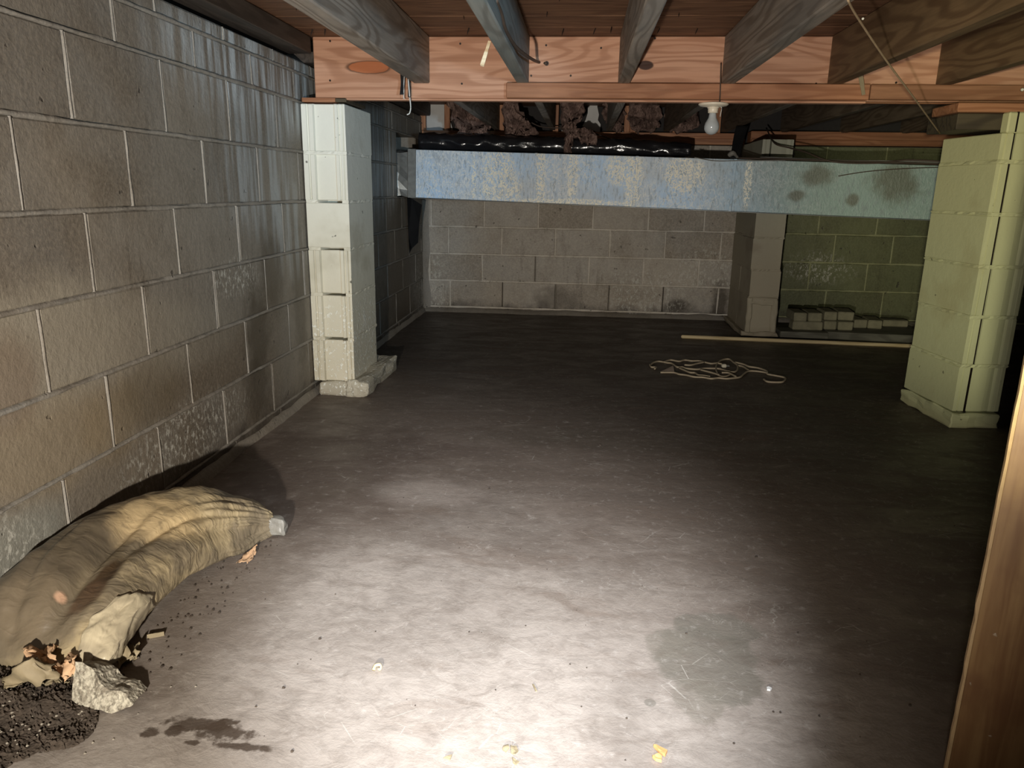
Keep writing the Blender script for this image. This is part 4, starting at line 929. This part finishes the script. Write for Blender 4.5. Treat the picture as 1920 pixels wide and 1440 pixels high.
# ------------------------------------------------------------------ sack, scraps, rock
sp = [(1.165, .150, .135, .040), (1.19, .152, .145, .075), (1.24, .153, .148, .118), (1.34, .150, .145, .155), (1.46, .148, .143, .168), (1.58, .165, .142, .172), (1.67, .205, .128, .162), (1.74, .262, .105, .140), (1.785, .318, .075, .112), (1.81, .355, .045, .082), (1.825, .375, .026, .062)]
def spl(t):
    x = t*(len(sp)-1); i = min(int(x), len(sp)-2); f = x-i
    p0, p1, p2, p3 = sp[max(i-1, 0)], sp[i], sp[i+1], sp[min(i+2, len(sp)-1)]
    return [.5*(2*b+(c-a)*f+(2*a-5*b+4*c-d)*f*f+(3*b-a-3*c+d)*f**3) for a, b, c, d in zip(p0, p1, p2, p3)]
def sack_point(t, a, extra=0.0):
    y, xc, hw, ht = spl(t); y2, xc2, _, _ = spl(min(1, t+.01)); y1, xc1, _, _ = spl(max(0, t-.01))
    tg = Vector((xc2-xc1, y2-y1, 0)).normalized(); sd = Vector((tg.y, -tg.x, 0)); ca, sa = math.cos(a), math.sin(a)
    ex = math.copysign(abs(ca)**.80, ca)*hw; ez = ht*.46 + math.copysign(abs(sa)**(.80 if sa > 0 else .45), sa)*ht*(.54 if sa > 0 else .46)
    p = Vector((xc, y, 0)) + sd*ex + Vector((0, 0, ez))
    g_ = max(0, (t-.55)/.45)        # long folds along the sack, fine pleats gathered towards the knot
    w_ = .011*math.sin(a*3.0+5*t+2.0*nz(t*3, ca, sa)) + .016*nz(p.x*9, p.y*5, p.z*9) + .006*nz(p.x*28, p.y*12, p.z*28)
    w_ += (.0042*math.sin(a*22+9*nz(t*4, ca*2, sa*2)) + .010*nz(a*7, t*4, 3) + .005*nz(a*19, t*9, 7))*(.25+.75*g_) + .007*(abs(nz(p.x*14+p.y*5, p.y*9, p.z*14))-.2)
    w_ -= .024*math.exp(-((a-1.45-.5*(t-.4))/.13)**2)*math.exp(-((t-.36)/.17)**2)
    w_ -= .014*math.exp(-((a-.95+.8*(t-.4))/.10)**2)*math.exp(-((t-.45)/.25)**2)
    w_ -= .012*math.exp(-((a-2.0-.9*(t-.3))/.09)**2)*math.exp(-((t-.25)/.2)**2)
    o_ = (sd*ca + Vector((0, 0, sa)))
    p += o_*(w_*min(1, hw/.08) + extra)
    p.z = max(p.z, .002); p.x = max(p.x, .012)
    return p, o_
vs, fs = [], []; NU, NV = 190, 120
for i in range(NU+1):
    for k in range(NV): vs.append(sack_point(i/NU, 2*math.pi*k/NV)[0])
for i in range(NU):
    for k in range(NV):
        k2 = (k+1) % NV; fs.append((i*NV+k, i*NV+k2, (i+1)*NV+k2, (i+1)*NV+k))
fs.append(tuple(NU*NV+k for k in range(NV))); fs.append(tuple(range(NV))[::-1])
bg = empty('plastic_sack', (.16, 1.40, 0)); tag(bg, 'dirty tan plastic sack slumped on the floor against the left wall', 'sack')
bo = Vector((-.16, -1.40, 0))
link('sack_body', pyd('sack_body', [v+bo for v in vs], fs), M_BAG, bg, smooth=True)
# tied knot at the far end
kc = Vector((.395, 1.822, .036)); kd = Vector((.62, .55, -.1)).normalized(); ks = Vector((-kd.y, kd.x, 0)).normalized()
rough_lump('tied_end', (.372, 1.790, .001), (.424, 1.826, .052), M_CLIP, bg, .010, 12, 6).location = bo
# torn plastic flap over the near front
def flap(u, v):
    t = .02+u*(.30-.08*v) + .02*nz(v*5, u*3, 7); a = -.12+v*(.75+.25*math.sin(u*3)) + .10*nz(u*6, v*4, 2)
    e = .004 + .010*math.sin(math.pi*v)*math.sin(math.pi*(.15+.8*u)) + .006*nz(u*4, v*4, 1) + .0035*abs(nz(u*11, v*5, 4))
    p, n_ = sack_point(t, a, max(.003, e)); return p+bo, n_
sheet('plastic_flap', flap, 44, 40, .0012, M_FLAP, bg)
# curled paper linings at the torn mouth
def crumple(name, quad, mat, lb, seed, cat='paper', amp=.012, nu=14, nv=14, bow=.02, group=None):
    q = [Vector(v) for v in quad]
    def fn(u, v):
        p = q[0].lerp(q[1], u).lerp(q[3].lerp(q[2], u), v)
        p = p + Vector((nz(u*4+seed, v*4, 1), nz(u*4, v*4+seed, 2), nz(u*4, v*4, seed+3)))*amp + Vector((0, -.3, 1))*bow*math.sin(v*math.pi)*(.7+.4*math.sin(u*6+seed)) + Vector((.004, 0, .006))*nz(u*13, v*13, seed)
        e = 1 if 0 < u < 1 and 0 < v < 1 else 0
        if not e: p = p + Vector((nz(u*22, v*22, seed), nz(v*25, u*22, seed), 0))*.007
        p.z = max(p.z, .0035); return p, Vector((0, -.5, .8))
    o = sheet(name, fn, nu, nv, .0015, mat); tag(o, lb, cat, group); return o
crumple('paper_scrap', [P(46, 1222, 'y', 1.17), P(108, 1212, 'y', 1.19), P(106, 1250, 'y', 1.13), P(66, 1246, 'y', 1.12)], M_PAPER, 'curled tan paper tongue sticking out of the torn sack mouth', 1.3, group='torn paper at the sack mouth')
crumple('paper_scrap', [P(104, 1246, 'y', 1.15), P(148, 1228, 'y', 1.16), P(146, 1262, 'y', 1.13), P(112, 1272, 'y', 1.11)], M_PAPER, 'crumpled pinkish tan paper directly behind the concrete chunk', 2.7, group='torn paper at the sack mouth')
crumple('paper_scrap', [P(12, 1268, 'y', 1.12), P(100, 1246, 'y', 1.14), P(110, 1272, 'y', 1.10), P(6, 1292, 'y', 1.09)], M_OLIVE, 'folded olive paper roll on the soil left of the chunk', 4.1, bow=.035, group='torn paper at the sack mouth')
crumple('paper_scrap', [P(60, 1290, 'z', .012), P(128, 1272, 'z', .014), P(130, 1286, 'z', .008), P(74, 1302, 'z', .006)], M_OLIVE, 'lower brown folded paper strip beside the chunk', 5.3, bow=.015, group='torn paper at the sack mouth')
crumple('paper_scrap', [P(150, 1212, 'y', 1.20), P(228, 1186, 'y', 1.26), P(246, 1240, 'z', .01), P(196, 1262, 'z', .01)], M_OLIVE, 'brown torn lining hanging over the floor behind the chunk', 6.6, bow=.012, group='torn paper at the sack mouth')
crumple('paper_scrap', [P(228, 1216, 'z', .008), P(262, 1208, 'z', .02), P(258, 1238, 'z', .006), P(228, 1240, 'z', .006)], M_OLIVE, 'small wrinkled film scrap right of the sack mouth', 7.9, bow=.01, nu=8, nv=8, group='torn paper at the sack mouth')
crumple('paper_scrap', [P(442, 1056, 'z', .004), P(482, 1020, 'z', .02), P(478, 1040, 'z', .006), P(466, 1056, 'z', .004)], M_PAPER, 'tan torn paper corner poking out under the sack front', 8.8, bow=.004, amp=.004, nu=8, nv=8)
# soil spilled from the sack
vs, fs = [], []
n1, n2 = 130, 130
for i in range(n1+1):
    for j in range(n2+1):
        x = .02+.36*i/n1; y = .86+.40*j/n2; r = math.hypot((x-.17)/.19, (y-1.06)/.20)+.25*nz(x*9, y*9, 3)
        z = max(0, 1-r)*.035 + (.012*nz(x*13+2, y*15, 1.5) + .006*nz(x*37+y*11, y*41-x*9, 2.3) + random.choice((0, 0, .001, .002, .0045))*random.random()*1.6 if r < 1.05 else 0)
        vs.append((x, y, z-.002 if r < 1.0 else -.006))
for i in range(n1):
    for j in range(n2): fs.append((i*(n2+1)+j, (i+1)*(n2+1)+j, (i+1)*(n2+1)+j+1, i*(n2+1)+j+1))
o = link('spilled_soil', pyd('spilled_soil', vs, fs), M_SOIL, smooth=False); tag(o, 'dark crumbly soil spilled out of the torn sack', 'soil', kind='stuff')
def grit(name, spots, mat, lb, cat):
    vs, fs = [], []
    for (x, y, r) in spots:
        b0 = len(vs); n = 5
        z = .0
        for (rr, zz) in ((1, 0.0), (.85, .6), (.35, 1.0)):
            for k in range(n):
                a = 2*math.pi*(k+random.random()*.5)/n; vs.append((x+r*rr*math.cos(a), y+r*rr*math.sin(a)*1.1, (zz*r*.8)+random.uniform(0, .15)*r))
        for q in range(2):
            for k in range(n): fs.append((b0+q*n+k, b0+q*n+(k+1) % n, b0+(q+1)*n+(k+1) % n, b0+(q+1)*n+k))
        fs.append(tuple(b0+2*n+k for k in range(n)))
    o = link(name, pyd(name, vs, fs), mat); tag(o, lb, cat, kind='stuff'); return o
sp1 = []
for _ in range(170):
    a = random.gauss(.20, .10); b = random.gauss(1.07, .06)
    if a > .03: sp1.append((a, b, random.uniform(.0010, .0026)))
o = grit('pale_grit', sp1, M_PEBBLE, 'pale grit grains scattered over the spilled soil', 'grit'); o.location.z = .012
o.location.z = .0
for v in o.data.vertices:
    r = math.hypot((v.co.x-.17)/.19, (v.co.y-1.06)/.20); v.co.z += max(0, 1-r)*.036
sp2 = [(random.uniform(.30, .42), random.uniform(1.12, 1.80), random.uniform(.001, .004)) for _ in range(120)]
sp2 += [(random.uniform(.4, 2.4), random.uniform(1.05, 3.4), random.uniform(.0008, .0022)) for _ in range(200)]
for px, py, r in [(600, 1198, .006), (548, 1409, .0055), (1287, 1188, .005), (1418, 1045, .007), (917, 917, .007), (1107, 949, .004), (1083, 950, .004), (1125, 835, .008), (1094, 816, .005), (480, 1325, .004), (532, 1290, .006), (1463, 1336, .004), (1536, 1343, .004), (1706, 1323, .005), (1450, 1335, .004), (1612, 1266, .004), (1376, 1394, .004), (1175, 1347, .004), (1237, 780, .004), (1231, 787, .004)]:
    q = P(px, py, 'z', 0); sp2.append((q.x, q.y, r*.6))
grit('floor_crumbs', sp2, M_SOIL, 'dark crumbs and specks scattered over the cement floor', 'crumbs')

# concrete chunk
outl = [(143, 1240), (158, 1246), (172, 1253), (182, 1264), (188, 1280), (198, 1290), (208, 1297), (222, 1295), (234, 1300), (241, 1312), (250, 1322), (246, 1327), (230, 1333), (210, 1338), (195, 1334), (178, 1329), (160, 1326), (145, 1324), (134, 1314), (135, 1296), (138, 1268)]
zb0, zt0 = P(210, 1338, 'z', 0), None
fr = []
for (a, b) in outl:
    # plane leaning away: y grows with height from the toe line
    d = fw + rt*((a-960)/F) - up*((b-720)/F); y0 = zb0.y; k = .42
    t = (y0 + k*CAM.z - CAM.y)/(d.y - k*d.z) if abs(d.y-k*d.z) > 1e-6 else 0
    fr.append(CAM + d*t)
zmin = min(p.z for p in fr)
cen = sum(fr, Vector())/len(fr)
bk = [Vector((p.x*.82+cen.x*.18+.002, p.y*.5+cen.y*.5+.055, max(0.0, (p.z)*.62))) for p in fr]
n = len(fr)
bm = bmesh.new(); vf = [bm.verts.new(p) for p in fr]; vb = [bm.verts.new(p) for p in bk]
bm.faces.new(vf); bm.faces.new(vb[::-1])
for k in range(n): bm.faces.new((vf[k], vb[k], vb[(k+1) % n], vf[(k+1) % n]))
bmesh.ops.recalc_face_normals(bm, faces=bm.faces[:]); bmesh.ops.triangulate(bm, faces=bm.faces[:]); bmesh.ops.subdivide_edges(bm, edges=bm.edges[:], cuts=3, use_grid_fill=True); bmesh.ops.triangulate(bm, faces=bm.faces[:])
for v in bm.verts:
    c = v.co; v.co = c + Vector((nz(c.x, c.y, c.z, 60), nz(c.y, c.z, c.x, 60), nz(c.z, c.x, c.y, 60)))*.0035 + Vector((nz(c.x, c.y, c.z, 25), nz(c.y, c.z, c.x, 25), nz(c.z, c.x, c.y, 25)))*.0025
    v.co.z = max(v.co.z, 0.0)
o = link('concrete_chunk', bm_mesh('concrete_chunk', bm), M_ROCK); tag(o, 'pale broken concrete chunk with a rough face by the sack mouth', 'rock')

# ------------------------------------------------------------------ small litter on the floor
o = flat_poly('wood_chip', [(1225, 1402), (1230, 1401), (1251, 1412), (1247, 1420), (1236, 1414)], .001, .006, M_CHIP, None, .004); tag(o, 'larger orange wood chip on the floor at the picture bottom', 'wood chip', 'orange wood chips on the floor')
o = flat_poly('wood_chip', [(1223, 1422), (1234, 1419), (1241, 1423), (1240, 1431), (1229, 1428)], .001, .006, M_CHIP, None, .004); tag(o, 'smaller crumbled wood chip just below the larger orange one', 'wood chip', 'orange wood chips on the floor')
q = P(708, 1254, 'z', .004)
o = tube('curled_shaving', [q+Vector((-.007, -.004, 0)), q+Vector((-.006, .005, .003)), q+Vector((.001, .008, .004)), q+Vector((.006, .004, .003)), q+Vector((.005, -.002, 0)), q+Vector((.001, 0, 0))], [.0035]*10+[.0025]*11, M_POLE, n=6); tag(o, 'tiny curled cream shaving on the bright floor', 'shaving')
for pix, lb in (([(944, 1401), (953, 1400), (955, 1407), (949, 1411), (942, 1407)], 'small dark leaf fragment at the picture bottom, upper left of its pair'), ([(957, 1402), (968, 1400), (972, 1410), (966, 1417), (958, 1413)], 'round brown leaf fragment at the picture bottom'), ([(960, 1421), (974, 1432), (968, 1436), (962, 1432)], 'grey pointed leaf fragment below the round one'), ([(998, 1284), (1001, 1285), (1007, 1298), (1004, 1298)], 'thin brown leaf sliver in the brightest floor patch'), ([(832, 1424), (848, 1418), (844, 1427)], 'small rusty flake at the bottom left of the bright patch')):
    o = flat_poly('leaf_fragment', pix, .001, .002, M_OLIVE, None, .006); tag(o, lb, 'leaf', 'leaf fragments on the floor')
o = bar('wood_sliver', P(276, 1194, 'z', .004), P(308, 1188, 'z', .004), .006, .006, .002, M_OLIVE); tag(o, 'flat brown sliver on the floor beside the sack front', 'sliver')
o = flat_poly('white_chip', [(1437, 1291), (1441, 1290), (1447, 1293), (1444, 1296), (1438, 1295)], .001, .004, M_WHITEB); tag(o, 'tiny white paint chip on the floor right of the damp patch', 'chip')
